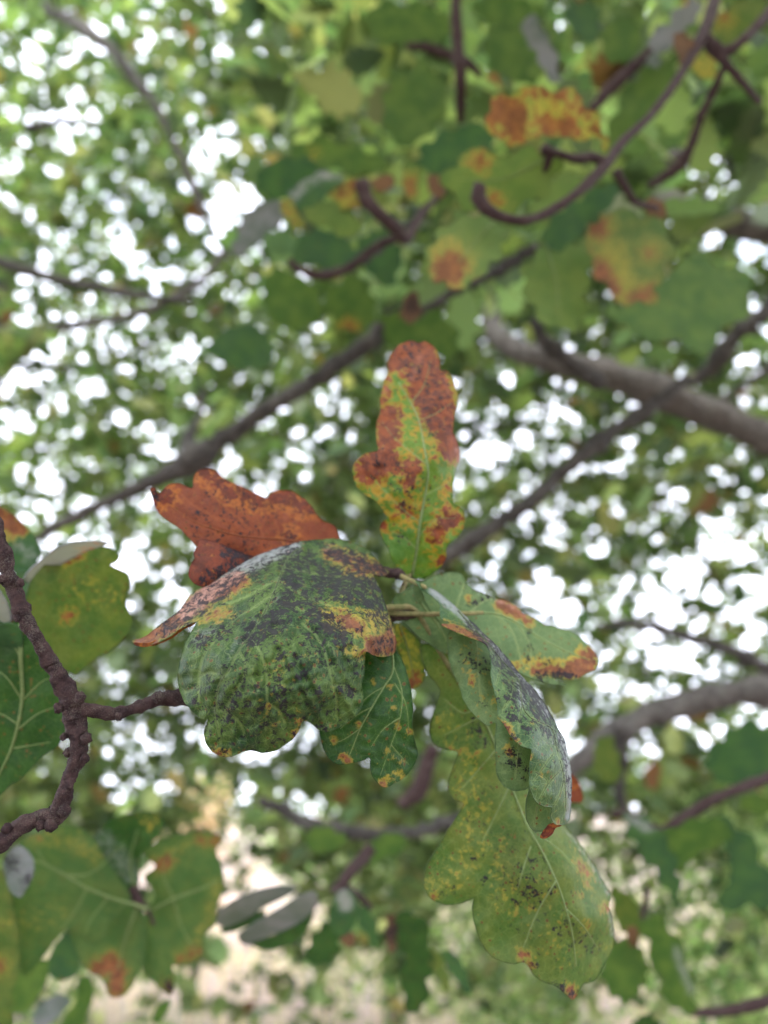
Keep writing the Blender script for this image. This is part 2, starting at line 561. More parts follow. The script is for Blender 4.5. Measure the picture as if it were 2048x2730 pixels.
def leaf(parent, tr, outline, depth, mat, label=None, mid=None, veins=(), step=7.0, brown=(), yellow=(), soot=(), pale=(),
         soft=14, quilt=.0005, wave=.0012, wave_s=140, rim=.00022, mid_r=.0005, vein_r=.00018, name='leaf', seed=1, fold=0.0,
         jag=1.0, net_all=0.0):
    ol = cr_closed(tr(outline), step)
    g = np.random.default_rng(seed)
    # uneven margin
    nrm = np.roll(ol, -1, 0) - np.roll(ol, 1, 0)
    nrm = np.stack([nrm[:, 1], -nrm[:, 0]], 1) / (np.linalg.norm(nrm, axis=1)[:, None] + 1e-9)
    if jag >= 5:                                # soft rounded oak lobes
        ext = math.sqrt(np.ptp(ol[:, 0]) * np.ptp(ol[:, 1]))
        kk = int(g.integers(7, 11))
        tt = np.arange(len(ol)) / len(ol) * math.tau * kk + g.uniform(0, 6) + .8 * np.sin(np.arange(len(ol)) / len(ol) * math.tau * 2)
        ol = ol + nrm * (ext * .055 * (np.abs(np.sin(tt / 2)) * 2 - 1.1))[:, None]
    ol = ol + nrm * (snoise(ol[:, 0], ol[:, 1], step * (5 if jag < 1.8 else 3.2), seed + 3) * jag)[:, None]
    x0, y0 = ol.min(0); x1, y1 = ol.max(0)
    gx, gy = np.meshgrid(np.arange(x0, x1, step), np.arange(y0, y1, step * .866))
    gx = gx + (np.arange(gx.shape[0]) % 2)[:, None] * step * .5
    gx, gy = gx.ravel(), gy.ravel()
    gx = gx + g.normal(0, step * .08, len(gx)); gy = gy + g.normal(0, step * .08, len(gy))
    k = inside(gx, gy, ol)
    gx, gy = gx[k], gy[k]
    k = dist_poly(gx, gy, ol, True) > step * .62
    gx, gy = gx[k], gy[k]
    nb = len(ol)
    pts = [Vector((a, b)) for a, b in ol] + [Vector((a, b)) for a, b in zip(gx, gy)]
    vo, eo, fo, *_ = delaunay_2d_cdt(pts, [(i, (i + 1) % nb) for i in range(nb)], [], 1, 1e-4)
    xy = np.array([(v.x, v.y) for v in vo])
    px, py = xy[:, 0], xy[:, 1]
    if isinstance(depth, (list, np.ndarray)) and np.ndim(depth) == 2:
        c = np.array(depth, float)
        c[:, :2] = tr(c[:, :2])
        base = tps(c)
    else:
        d0, gxx, gyy = depth
        cx, cy = ol.mean(0)
        base = lambda x, y: d0 + gxx * (x - cx) / 1000 + gyy * (y - cy) / 1000
    vlines = [cr_open(tr(v), 14) for v in veins]
    midl = cr_open(tr(mid), 30) if mid is not None else None

    def allv(x, y):
        d = np.full(len(x), 1e3)
        if midl is not None:
            d = np.minimum(d, dist_poly(x, y, midl))
        for v in vlines:
            d = np.minimum(d, dist_poly(x, y, v[::2]))
        return d

    def dfun(x, y):
        d = base(x, y) + wave * snoise(x, y, wave_s, seed)
        if midl is not None and fold:
            d = d - fold * np.clip(dist_poly(x, y, midl), 0, 200) / 100
        if quilt:
            dv = allv(x, y)
            d = d - quilt * (1 - np.exp(-dv / 16.0)) * (1 + .6 * snoise(x, y, 38, seed + 9))
        return d

    dd = dfun(px, py)
    v3 = P(px, py, dd)
    # faces towards the camera
    F = [list(f) for f in fo if len(f) >= 3]
    a, b, c = v3[F[0][0]], v3[F[0][1]], v3[F[0][2]]
    if np.dot(np.cross(b - a, c - a), CAM - a) < 0:
        F = [f[::-1] for f in F]
    org = wloc(parent)
    # rounded margin: a thin bead along the edge gives the blade its thickness
    bd = dfun(ol[:, 0], ol[:, 1])
    b3 = P(ol[:, 0], ol[:, 1], bd)
    ring, q = tube_np(np.vstack([b3, b3[:1]]), np.full(nb + 1, rim), 5, cap=False)
    nv = len(v3)
    allp = np.vstack([v3, ring]) - org
    F += (q + nv).tolist()
    me = bpy.data.meshes.new(name)
    setmesh(me, allp, F)
    bx = np.concatenate([px, np.repeat(np.append(ol[:, 0], ol[0, 0]), 5)])
    by = np.concatenate([py, np.repeat(np.append(ol[:, 1], ol[0, 1]), 5)])
    for nm, st in (('brown', brown), ('yellow', yellow), ('soot', soot), ('pale', pale)):
        arr = stroke_mask(bx, by, st, tr, soft) if len(st) else np.zeros(len(bx))
        at = me.attributes.new(nm, 'FLOAT', 'POINT')
        at.data.foreach_set('value', arr.astype(np.float32))
    vd = np.clip(allv(bx, by) / 20.0, 0, 1) if (len(vlines) or midl is not None) else np.ones(len(bx))
    at = me.attributes.new('veind', 'FLOAT', 'POINT')
    at.data.foreach_set('value', vd.astype(np.float32))
    o = link(name, me, mat, parent, label)
    # raised midrib and side veins
    if midl is not None:
        m3 = P(midl[:, 0], midl[:, 1], dfun(midl[:, 0], midl[:, 1]) - mid_r * .25)
        v, q = tube_np(m3 - org, np.linspace(mid_r, mid_r * .3, len(m3)), 6)
        link('midrib', npmesh('midrib', v, q), M['dryvein' if mat is M['dead'] else 'sootvein' if mat in (M['upper'], M['twist']) else 'vein'], o)
    for vl in vlines:
        m3 = P(vl[:, 0], vl[:, 1], dfun(vl[:, 0], vl[:, 1]) - vein_r * .1)
        v, q = tube_np(m3 - org, np.linspace(vein_r, vein_r * .35, len(m3)), 5)
        link('vein', npmesh('vein', v, q), M['dryvein' if mat is M['dead'] else 'sootvein' if mat in (M['upper'], M['twist']) else 'vein'], o)
    return o


def twig(parent, tr, pts, rad, mat, name='stem', n=60, seg=12, rough=.06, knobs=(), seed=3, label=None, wob=.0):
    """pts: (x, y, depth) in the frame's coordinates, rad in metres at each point"""
    p = np.array(pts, float)
    xy = tr(p[:, :2])
    w3 = P(xy[:, 0], xy[:, 1], p[:, 2])
    full = cr_open(np.hstack([w3, np.array(rad, float)[:, None]]), n)
    g = np.random.default_rng(seed)
    r = full[:, 3]
    s = np.arange(n)
    ph = g.uniform(0, 6, 4)
    r = r * (1 + .05 * np.sin(s / n * 40 + ph[0]) + .04 * np.sin(s / n * 93 + ph[1]) + .03 * np.sin(s / n * 171 + ph[2]))
    for kx, amp, wd in knobs:
        r = r * (1 + amp * np.exp(-((s / n - kx) / wd) ** 2))
    c = full[:, :3] + (g.normal(size=(n, 3)) * wob)
    org = wloc(parent) if parent else np.zeros(3)
    v, q = tube_np(c - org, r, seg, rough, seed)
    return link(name, npmesh(name, v, q), mat, parent, label)


# ================================================================== LARGE STRUCTURE
def ground():
    b = NB('dry_grass_field')
    n1 = b.noise(.35, 5)
    n2 = b.noise(6, 6, .7)
    n3 = b.noise(60, 4, .7)
    col = b.mix(b.step(n1, .40, .62), (.34, .235, .21), (.25, .22, .15))
    col = b.mix(b.math('MULTIPLY', b.step(n2, .4, .7), .4), col, (.46, .34, .31))
    col = b.mix(b.math('MULTIPLY', n3, .35), col, (.30, .26, .16))
    p = b.n.new('ShaderNodeBsdfPrincipled')
    b.l.new(col, p.inputs['Base Color'])
    p.inputs['Roughness'].default_value = .95
    bp = b.n.new('ShaderNodeBump'); bp.inputs['Distance'].default_value = .03
    b.l.new(n3, bp.inputs['Height']); b.l.new(bp.outputs[0], p.inputs['Normal'])
    o = b.n.new('ShaderNodeOutputMaterial'); b.l.new(p.outputs[0], o.inputs[0])
    xs = np.concatenate([-np.geomspace(1500, 8, 26), np.linspace(-7, 7, 29), np.geomspace(8, 1500, 26)])
    gx, gy = np.meshgrid(xs, xs)
    r = np.hypot(gx, gy)
    gz = .05 * np.sin(gx * .7) * np.cos(gy * .5) + np.clip(r - 25, 0, 1e9) * .012 * (1 + .3 * np.sin(gx * .01))
    v = np.stack([gx.ravel(), gy.ravel(), gz.ravel()], 1)
    n = len(xs)
    i = (np.arange(n - 1)[:, None] * n + np.arange(n - 1)).ravel()
    me = npmesh('dry_field', v, np.stack([i, i + 1, i + n + 1, i + n], 1))
    link('dry_field', me, b.m, kind='structure')


ground()


# ---- oak leaf for the crowns: lobed blade folded along the midrib
def leaf_proto(stations, seed):
    g = np.random.default_rng(seed)
    t = np.linspace(0, 1, stations)
    env = np.sin(np.clip(t, 0, 1) ** 1.25 * math.pi) ** .8 * .30 + .02
    lob = np.where(np.arange(stations) % 2 == 0, 1.18, .72) * g.uniform(.88, 1.12, stations)
    w = env * lob
    w[-1] = .03
    curl = g.uniform(-.25, .12)
    z = curl * (t - .3) ** 2
    up = g.uniform(.05, .35)
    mid = np.stack([np.zeros(stations), t, z], 1)
    L = np.stack([-w, t + w * .25, z + w * up], 1)
    R = np.stack([w * g.uniform(.85, 1.1, stations), t + w * .25, z + w * up], 1)
    v = np.vstack([mid, L, R])
    q = []
    s = stations
    for i in range(s - 1):
        q.append((i, i + 1, s + i + 1, s + i))
        q.append((i, 2 * s + i, 2 * s + i + 1, i + 1))
    return v, np.array(q)


PROTO_F = [leaf_proto(10, k) for k in range(6)]
PROTO_C = [leaf_proto(6, 50 + k) for k in range(4)]
PROTO_D = [leaf_proto(5, 70 + k) for k in range(4)]

OPEN = np.array([
    [6, 5, 5, 5, 3, 1, 2, 2, 1, 4, 3, 2],
    [4, 7, 3, 4, 4, 2, 1, 1, 0, 1, 1, 1],
    [3, 5, 4, 6, 4, 1, 0, 0, 0, 0, 3, 4],
    [5, 4, 5, 8, 5, 1, 0, 0, 0, 0, 5, 7],
    [5, 4, 5, 3, 3, 2, 0, 1, 1, 1, 2, 3],
    [6, 5, 4, 2, 2, 1, 1, 2, 3, 2, 2, 4],
    [5, 6, 4, 2, 3, 4, 3, 5, 4, 3, 2, 4],
    [5, 3, 3, 6, 3, 1, 1, 5, 3, 4, 3, 3],
    [5, 5, 5, 2, 3, 2, 2, 2, 5, 3, 5, 5],
    [3, 3, 5, 2, 1, 1, 1, 3, 7, 4, 5, 5],
    [1, 2, 3, 1, 1, 1, 1, 1, 4, 5, 5, 4],
    [1, 2, 4, 7, 4, 1, 1, 1, 5, 4, 5, 5],
    [2, 3, 4, 6, 3, 2, 1, 1, 1, 2, 1, 2],
    [3, 3, 4, 5, 4, 3, 3, 4, 5, 7, 7, 6],
    [4, 4, 5, 5, 4, 4, 5, 6, 8, 9, 9, 9],
    [5, 7, 9, 7, 6, 6, 6, 7, 8, 9, 9, 9]], float)


def openness(x, y):
    cx = np.clip(x / 170.6 - .5, 0, 10.999)
    cy = np.clip(y / 170.6 - .5, 0, 14.999)
    i, j = cy.astype(int), cx.astype(int)
    fy, fx = cy - i, cx - j
    return (OPEN[i, j] * (1 - fx) * (1 - fy) + OPEN[i, j + 1] * fx * (1 - fy) + OPEN[i + 1, j] * (1 - fx) * fy + OPEN[i + 1, j + 1] * fx * fy)


def rot_from(yv, up):
    """rows -> rotation with local y along yv and z near up"""
    y = yv / np.linalg.norm(yv, axis=1)[:, None]
    x = np.cross(y, up)
    x /= np.linalg.norm(x, axis=1)[:, None] + 1e-9
    z = np.cross(x, y)
    return np.stack([x, y, z], 2)


def tints(n, g, palette, weights):
    p = np.array(palette)[g.choice(len(palette), n, p=np.array(weights) / np.sum(weights))]
    return p * g.uniform(.75, 1.3, (n, 1)) * g.uniform(.92, 1.08, (n, 3))


def build_leaves(pos, R, size, tint, protos, name, mat, parent, nparts, far=None):
    """leaf parts (nearest first) plus the rest joined as stuff"""
    org = wloc(parent)
    d = np.linalg.norm(pos - CAM, axis=1) / size
    order = np.argsort(d)
    rel = pos - CAM
    zc = rel @ FW
    u = rel @ RX / np.maximum(zc, .01) * FP + 1024
    w = 1365 - rel @ UP / np.maximum(zc, .01) * FP
    vis = (zc > 0) & (u > 0) & (u < 2048) & (w > 0) & (w < 2730)
    order = np.concatenate([order[vis[order]], order[~vis[order]]])
    single = order[:nparts]
    rest = order[nparts:]
    from mathutils import Matrix
    meshes = {}
    pal = {}
    for c, i in enumerate(single):
        pi = int(i) % len(protos)
        ti = c % 10
        key = (pi, ti)
        if key not in meshes:
            v, q = protos[pi]
            me = npmesh('leaf', v, q)
            me.materials.append(mat)
            at = me.attributes.new('tint', 'FLOAT_COLOR', 'POINT')
            at.data.foreach_set('color', np.tile(np.append(tint[i], 1.0), len(v)).astype(np.float32))
            meshes[key] = me
        o = bpy.data.objects.new('leaf', meshes[key])
        mt = Matrix(R[i].tolist()).to_4x4()
        mt.translation = Vector(pos[i] - org)
        o.parent = parent
        o.matrix_local = mt @ Matrix.Scale(float(size[i]), 4)
        COL.objects.link(o)
    if len(rest):
        vs, qs, ts, off = [], [], [], 0
        protos = far or protos
        for pi, (v, q) in enumerate(protos):
            ids = rest[(rest % len(protos)) == pi]
            if not len(ids):
                continue
            vv = np.einsum('nij,vj->nvi', R[ids], v) * size[ids][:, None, None] + (pos[ids] - org)[:, None]
            nv = len(v)
            qq = q[None] + (np.arange(len(ids)) * nv)[:, None, None]
            vs.append(vv.reshape(-1, 3)); qs.append(qq.reshape(-1, 4) + off); off += nv * len(ids)
            ts.append(np.repeat(tint[ids], nv, axis=0))
        me = npmesh('foliage', np.vstack(vs), np.vstack(qs))
        t4 = np.hstack([np.vstack(ts), np.ones((off, 1))]).astype(np.float32)
        at = me.attributes.new('tint', 'FLOAT_COLOR', 'POINT')
        at.data.foreach_set('color', t4.ravel())
        link('foliage', me, mat, parent, kind='stuff')


def canopy(parent, n_clusters, zr, xr, yr, g, palette, weights, size, protos, spread=.10, nparts=300, dens=1.0, droop=.25, zpow=1.0, twigs=True, lv=(5, 9), far=None):
    """clusters of leaves round twig tips, thinned where the crown is open"""
    x = g.uniform(xr[0], xr[1], n_clusters)
    y = g.uniform(yr[0], yr[1], n_clusters)
    z = zr[0] + (zr[1] - zr[0]) * g.uniform(0, 1, n_clusters) ** zpow
    o = openness(x, y) / 9
    o = np.clip(o, 0, 1.1)
    tr_ = .036 + .78 * o ** 1.9
    tau = -np.log(tr_) / 3.6
    keep = g.uniform(0, 1, n_clusters) < tau * dens
    x, y, z = x[keep], y[keep], z[keep]
    c = P(x, y, z)
    n = len(c)
    k = g.integers(lv[0], lv[1], n)
    ids = np.repeat(np.arange(n), k)
    m = len(ids)
    ax = g.normal(size=(n, 3)); ax[:, 2] *= .45
    ax /= np.linalg.norm(ax, axis=1)[:, None]
    th = g.normal(size=(m, 3)); th[:, 2] *= .6
    dirn = ax[ids] * .8 + th * .75
    dirn[:, 2] -= droop
    dirn /= np.linalg.norm(dirn, axis=1)[:, None]
    pos = c[ids] + ax[ids] * (g.uniform(-1, 1, m) * spread * .5)[:, None] + dirn * .012
    up = g.normal(size=(m, 3)) * .75 + np.array([0, 0, 1.0])
    R = rot_from(dirn, up)
    sz = size * g.uniform(.65, 1.25, m)
    tn = tints(m, g, palette, weights) * g.uniform(.6, 1.4, n)[ids][:, None]
    build_leaves(pos, R, sz, tn, protos, 'leaf', M['foliage'], parent, nparts, far)
    if twigs:
        org = wloc(parent)
        parts = []
        for i in range(0, n, 2):
            a = c[i] - ax[i] * g.uniform(.15, .45)
            a = a + g.normal(size=3) * .04
            mdl = (a + c[i]) / 2 + g.normal(size=3) * .015
            ln = cr_open(np.array([a, mdl, c[i] + ax[i] * spread * .4]), 5)
            parts.append(tube_np(ln - org, np.linspace(.0032, .0012, 5), 4, 0, 0, cap=False))
        v, q = join_np(parts)
        link('twigs', npmesh('twigs', v, q), M['bough'], parent, kind='stuff')


GREENS = [(.085, .140, .062), (.115, .175, .070), (.16, .22, .085), (.060, .100, .055), (.19, .22, .10), (.17, .085, .045), (.20, .17, .07)]

# the oak overhead: trunk out of frame to the right
oak = thing('oak_tree', 'spreading oak whose thick grey boughs and leaves fill the top and right', 'tree', (2.6, 3.3, 0))


def bough(parent, tr, pts, rad, seed, label=None, name='bough', n=70, seg=12):
    return twig(parent, tr, pts, rad, M['limb' if seed in (1, 3, 4, 7, 31, 33) else 'bough'], name, n, seg, .05, seed=seed, label=label, wob=.002,
                knobs=[(g0, .25, .03) for g0 in np.random.default_rng(seed).uniform(.1, .9, 4)])


trunk_pts = np.array([[2.6, 3.3, -.1], [2.55, 3.25, 1.2], [2.6, 3.2, 2.6], [2.45, 3.3, 4.0], [2.2, 3.6, 5.6]])
full = cr_open(trunk_pts, 50)
v, q = tube_np(full - wloc(oak), np.linspace(.24, .12, 50) * (1 + .05 * np.sin(np.arange(50))), 24, .03, 5)
link('trunk', npmesh('trunk', v, q), M['bough'], oak)

# boughs (overview coordinates of the photo, distance)
bough(oak, TW, [(2100, 1120, 2.4), (1800, 1010, 2.2), (1659, 950, 2.1), (1560, 905, 2.1), (1450, 860, 2.1), (1320, 810, 2.1), (1200, 780, 2.15), (1110, 755, 2.2), (1060, 690, 2.3), (1090, 590, 2.5), (1040, 480, 2.7)], [.054, .0468, .04464, .04176, .0432, .03744, .036, .0324, .02736, .0216, .0144], 1, 'thick grey bough sloping down to the right edge')
bough(oak, TW, [(1480, 815, 1.35), (1420, 870, 1.33), (1330, 925, 1.32), (1250, 990, 1.3), (1150, 1080, 1.3), (1060, 1140, 1.32), (980, 1195, 1.34), (880, 1245, 1.4)], [.009, .011, .0115, .012, .013, .0135, .014, .014], 2, 'smooth brown branch with a broken upper end, slanting behind the upright leaf')
bough(oak, TW, [(2000, 560, 2.4), (1800, 530, 2.2), (1659, 500, 2.1), (1560, 470, 2.1), (1450, 440, 2.15), (1380, 400, 2.2)], [.05, .045, .038, .034, .030, .024], 3)
bough(oak, TW, [(1800, 170, 2.0), (1659, 240, 2.0), (1600, 268, 2.0), (1530, 305, 2.0), (1450, 350, 2.05)], [.04, .036, .032, .028, .022], 4)
bough(oak, TW, [(1760, 560, 1.9), (1659, 670, 1.9), (1590, 725, 1.9), (1540, 790, 1.95), (1490, 830, 2.0)], [.024, .020, .020, .017, .014], 5)
bough(oak, TW, [(1780, 720, 2.5), (1659, 800, 2.5), (1580, 850, 2.5), (1480, 900, 2.6)], [.012, .011, .010, .009], 6)
bough(oak, TW, [(1850, 1460, 1.9), (1659, 1490, 1.9), (1560, 1500, 1.9), (1480, 1520, 1.9), (1400, 1545, 1.9), (1320, 1590, 1.85), (1250, 1645, 1.8), (1190, 1700, 1.8)], [.034, .034, .032, .034, .027, .026, .020, .016], 7, 'low bough bending up from lower right behind the drooping leaves')
bough(oak, TW, [(1800, 1500, 1.6), (1659, 1445, 1.6), (1580, 1405, 1.6), (1480, 1375, 1.6), (1390, 1350, 1.6), (1290, 1348, 1.6)], [.013, .012, .012, .010, .009, .005], 8)
bough(oak, TW, [(1340, 1570, 1.8), (1345, 1640, 1.8), (1338, 1720, 1.8), (1365, 1780, 1.8)], [.014, .012, .011, .008], 9)
bough(oak, TW, [(1150, 690, 1.3), (1180, 740, 1.3), (1240, 790, 1.35), (1300, 830, 1.5)], [.008, .011, .012, .012], 10)
# the diagonal bough on the left
bough(oak, TW, [(40, 1200, 1.5), (100, 1150, 1.45), (220, 1090, 1.4), (330, 1040, 1.35), (430, 985, 1.3), (480, 950, 1.3), (560, 895, 1.3), (660, 835, 1.3), (760, 765, 1.3), (830, 710, 1.3), (870, 670, 1.35)], [.008, .0085, .010, .013, .021, .014, .013, .015, .014, .015, .012], 11, 'dark diagonal branch with a knot above the brown leaf', n=110)
bough(oak, TW, [(430, 985, 1.3), (400, 960, 1.35), (430, 900, 1.5), (440, 840, 1.7)], [.014, .008, .005, .004], 12)
bough(oak, TW, [(560, 1730, 1.2), (610, 1750, 1.2), (680, 1785, 1.2), (780, 1800, 1.2), (880, 1800, 1.2), (970, 1780, 1.2), (1080, 1740, 1.25)], [.007, .009, .010, .011, .010, .009, .008], 13)
bough(oak, TW, [(880, 690, 1.0), (940, 655, 1.0), (1010, 615, 1.0), (1100, 570, 1.0), (1160, 530, 1.0)], [.004, .005, .006, .006, .006], 14)
bough(oak, TW, [(620, 575, .95), (680, 590, .95), (740, 580, .95), (810, 545, .95), (900, 470, 1.0), (960, 400, 1.1)], [.003, .004, .0045, .004, .004, .003], 15)

g1 = np.random.default_rng(21)
canopy(oak, 90, (1.1, 1.8), (650, 2200), (-150, 750), g1, GREENS, [5, 5, 4, 3, 1.6, .2, .2], .10, PROTO_F, spread=.12, nparts=110, twigs=False)
canopy(oak, 12500, (2.4, 5.4), (-600, 2900), (-700, 2750), g1, GREENS, [5, 5, 4, 3, 1.6, .25, .3], .10, PROTO_F, spread=.2, nparts=175, zpow=.62, far=PROTO_C)

# unseen crown leaves added over and behind the camera to shade the near leaves
def overhead():
    g = np.random.default_rng(5)
    n = 3200
    c = np.stack([g.uniform(-4, 4.5, n), g.uniform(-4.5, 3.0, n), g.uniform(2.7, 5.0, n)], 1)
    rel = c - CAM
    zc = rel @ FW
    u = np.abs(rel @ RX) / np.maximum(zc, .05); w = np.abs(rel @ UP) / np.maximum(zc, .05)
    c = c[~((zc > 0) & (u < .75) & (w < .95))]
    ids = np.repeat(np.arange(len(c)), 8)
    m = len(ids)
    d = g.normal(size=(m, 3)); d[:, 2] = d[:, 2] * .5 - .2
    pos = c[ids] + g.normal(size=(m, 3)) * .09
    R = rot_from(d, g.normal(size=(m, 3)) * .6 + np.array([0, 0, 1.]))
    build_leaves(pos, R, .11 * g.uniform(.7, 1.25, m), tints(m, g, GREENS[:4], [1, 1, 1, 1]), PROTO_D, 'leaf', M['foliage'], oak, 0)


overhead()

# the second oak, farther back on the left
oak2 = thing('oak_tree', 'farther oak with a lacy crown full of sky gaps filling the upper left', 'tree', (-3.4, 5.6, 0))
full = cr_open(np.array([[-3.4, 5.6, -.1], [-3.45, 5.6, 1.5], [-3.3, 5.5, 3.0], [-3.1, 5.2, 4.4], [-3.0, 4.9, 6.2]]), 40)
v, q = tube_np(full - wloc(oak2), np.linspace(.20, .08, 40), 20, .03, 6)
link('trunk', npmesh('trunk', v, q), M['bough'], oak2)
bough(oak2, TW, [(-200, -100, 3.6), (100, 20, 3.3), (220, 90, 3.0), (290, 170, 3.0), (350, 260, 3.0), (410, 380, 3.0), (455, 490, 3.0), (500, 560, 3.1), (560, 600, 3.2)], [.0341, .0279, .02356, .01984, .0186, .0155, .0124, .00992, .00744], 31, 'grey bough running down from the top left corner')
bough(oak2, TW, [(-250, 520, 2.9), (-80, 545, 2.7), (0, 568, 2.6), (110, 600, 2.6), (200, 620, 2.6), (320, 640, 2.6), (420, 655, 2.7)], [.030, .026, .020, .018, .018, .015, .010], 32, 'dark bare branch entering from the left edge')
bough(oak2, TW, [(-250, 760, 3.2), (-50, 720, 3.0), (80, 715, 3.0), (200, 695, 3.0), (320, 670, 3.0), (430, 610, 3.0), (500, 520, 3.0)], [.028, .021, .0182, .0168, .0182, .0168, .0112], 33)
bough(oak2, TW, [(-100, 265, 3.2), (60, 275, 3.0), (130, 262, 3.0), (230, 270, 3.1)], [.020, .016, .013, .01], 34)
bough(oak2, TW, [(-200, 800, 4.0), (0, 790, 4.0), (200, 790, 4.0), (330, 740, 4.0)], [.020, .018, .014, .010], 35)
g2 = np.random.default_rng(22)
canopy(oak2, 26000, (3.0, 8.0), (-700, 2300), (-600, 2300), g2, GREENS, [4, 6, 5, 2.5, 1.8, .15, .3], .082, PROTO_F[:3] + PROTO_C, spread=.26, nparts=290, zpow=.62, far=PROTO_D)

# ---- shrubs and far trees below the crown
PALE = [(.19, .28, .11), (.26, .35, .15), (.13, .22, .09), (.30, .35, .20), (.09, .16, .06)]


def shrub(x, y, z0, h, w, nl, sz, palette, weights, label, cat, seed, group=None, name='shrub', stems=7):
    t = thing(name, label, cat, (x, y, z0), group)
    g = np.random.default_rng(seed)
    parts = []
    tips = []
    for k in range(stems):
        a = g.uniform(0, math.tau)
        e = np.array([x + math.cos(a) * w * g.uniform(.2, .9), y + math.sin(a) * w * g.uniform(.2, .9), z0 + h * g.uniform(.55, 1)])
        mdl = np.array([x, y, z0]) * .45 + e * .55 + np.array([0, 0, h * .12]) + g.normal(size=3) * w * .06
        ln = cr_open(np.array([[x + g.normal() * .05 * w, y + g.normal() * .05 * w, z0 - .02], mdl, e]), 9)
        parts.append(tube_np(ln - np.array([x, y, z0]), np.linspace(.02, .004, 9) * h / 1.6, 6, .03, k))
        tips.append(ln)
    for pz in parts:
        link('stem', npmesh('stem', *pz), M['bough'], t)
    tips = np.array(tips)
    m = nl
    cl = max(8, nl // 14)
    ci = g.integers(0, stems, cl)
    cj = g.integers(3, 9, cl)
    cc = tips[ci, cj] + g.normal(size=(cl, 3)) * np.array([w * .28, w * .28, h * .12])
    ids = g.integers(0, cl, m)
    pos = cc[ids] + g.normal(size=(m, 3)) * w * .11
    pos[:, 2] = np.maximum(pos[:, 2], z0 + .03)
    d = g.normal(size=(m, 3)); d[:, 2] -= .2
    R = rot_from(d, g.normal(size=(m, 3)) * .8 + np.array([0, 0, 1.]))
    tn = tints(m, g, palette, weights) * g.uniform(.8, 1.2, cl)[ids][:, None]
    build_leaves(pos, R, sz * g.uniform(.6, 1.3, m), tn, PROTO_C if y < 9 else PROTO_D, 'leaf', M['shrubleaf'], t, 0)
    return t


G_ = 'shrubs behind the branches'
shr = [
    # x, y, h, w, leaves, size, label
    (1.75, 3.6, 1.75, .75, 2600, .060, 'bushy pale mint green shrub at lower right below the bough'),
    (2.5, 5.2, 1.9, 1.0, 2600, .060, 'tall light green shrub at the far right edge'),
    (.95, 5.6, 1.45, .8, 1800, .055, 'yellow green shrub behind the tip of the big hanging leaf'),
    (.1, 7.5, 1.75, .9, 1700, .060, 'loose light green shrub behind the dark drooping leaves at bottom centre'),
    (-2.9, 7.0, 2.3, 1.1, 2400, .060, 'leafy shrub at the left edge behind the thin bent twig'),
    (1.7, 11.0, 2.6, 1.7, 2600, .10, 'broad sunlit shrub farther back at right of the field'),
    (-.6, 14.0, 2.4, 1.6, 2000, .11, 'rounded distant shrub standing in the dry field'),
]
for i, (x, y, h, w, nl, sz, lab) in enumerate(shr):
    shrub(x, y, .0, h, w, int(nl * 1.8), sz, [tuple(c * (1.35 if i in (0, 1, 2) else 1.0) for c in p) for p in PALE], [4, 4, 3, 2, 2], lab, 'shrub', 100 + i, G_)  # sunlight put into the leaf colour of the nearest shrubs
shrub(-2.6, 11.5, 0, 2.3, .9, 1400, .08, [(.48, .33, .25), (.55, .42, .30), (.38, .28, .22)], [1, 1, 1], 'dry pinkish brown bush at the left of the field', 'bush', 140, name='dry_bush')

gt = np.random.default_rng(77)
lab_t = ['far round tree at the left end of the tree line', 'far pale tree second from the left in the tree line', 'far low tree left of centre in the tree line',
         'far tree at the middle of the tree line', 'far tall tree right of centre in the tree line', 'far dark green tree near the right of the tree line', 'far tree at the right end of the tree line']
for i in range(7):
    x = -34 + i * 11 + gt.uniform(-2, 2)
    y = 55 + gt.uniform(-6, 10)
    hh = gt.uniform(5, 8) if i > 2 else gt.uniform(3.5, 4.5)
    t = shrub(x, y, .35, hh, hh * .55, 2200, .42, [(.08, .15, .04), (.13, .19, .06), (.18, .22, .09)], [1, 1, 1], lab_t[i], 'tree', 200 + i, 'trees across the field', name='broadleaf_tree', stems=6)

# dry grass stalks
def grass():
    g = np.random.default_rng(9)
    n = 9000
    y = 5 + 14 * g.uniform(0, 1, n) ** 1.2
    x = g.uniform(-.75, .75, n) * y
    h = g.uniform(.15, .5, n)
    a = g.uniform(0, math.tau, n)
    w = .004
    dx, dy = np.cos(a) * w, np.sin(a) * w
    lx, ly = g.normal(0, .08, n), g.normal(0, .08, n)
    b0 = np.stack([x - dx, y - dy, np.full(n, -.03)], 1); b1 = np.stack([x + dx, y + dy, np.full(n, -.03)], 1)
    t1 = np.stack([x + lx + dx * .4, y + ly + dy * .4, h], 1); t0 = np.stack([x + lx - dx * .4, y + ly - dy * .4, h], 1)
    v = np.stack([b0, b1, t1, t0], 1).reshape(-1, 3)
    me = npmesh('dry_grass', v, np.arange(4 * n).reshape(-1, 4))
    col = tints(n, g, [(.55, .44, .30), (.42, .38, .2), (.3, .34, .14)], [4, 2, 1])
    at = me.attributes.new('tint', 'FLOAT_COLOR', 'POINT')
    at.data.foreach_set('color', np.hstack([np.repeat(col, 4, 0), np.ones((4 * n, 1))]).astype(np.float32).ravel())
    o = link('dry_grass', me, M['shrubleaf'], kind='stuff')
    o['label'] = 'straw coloured dry grass stalks standing in the field'
    o['category'] = 'grass'


grass()

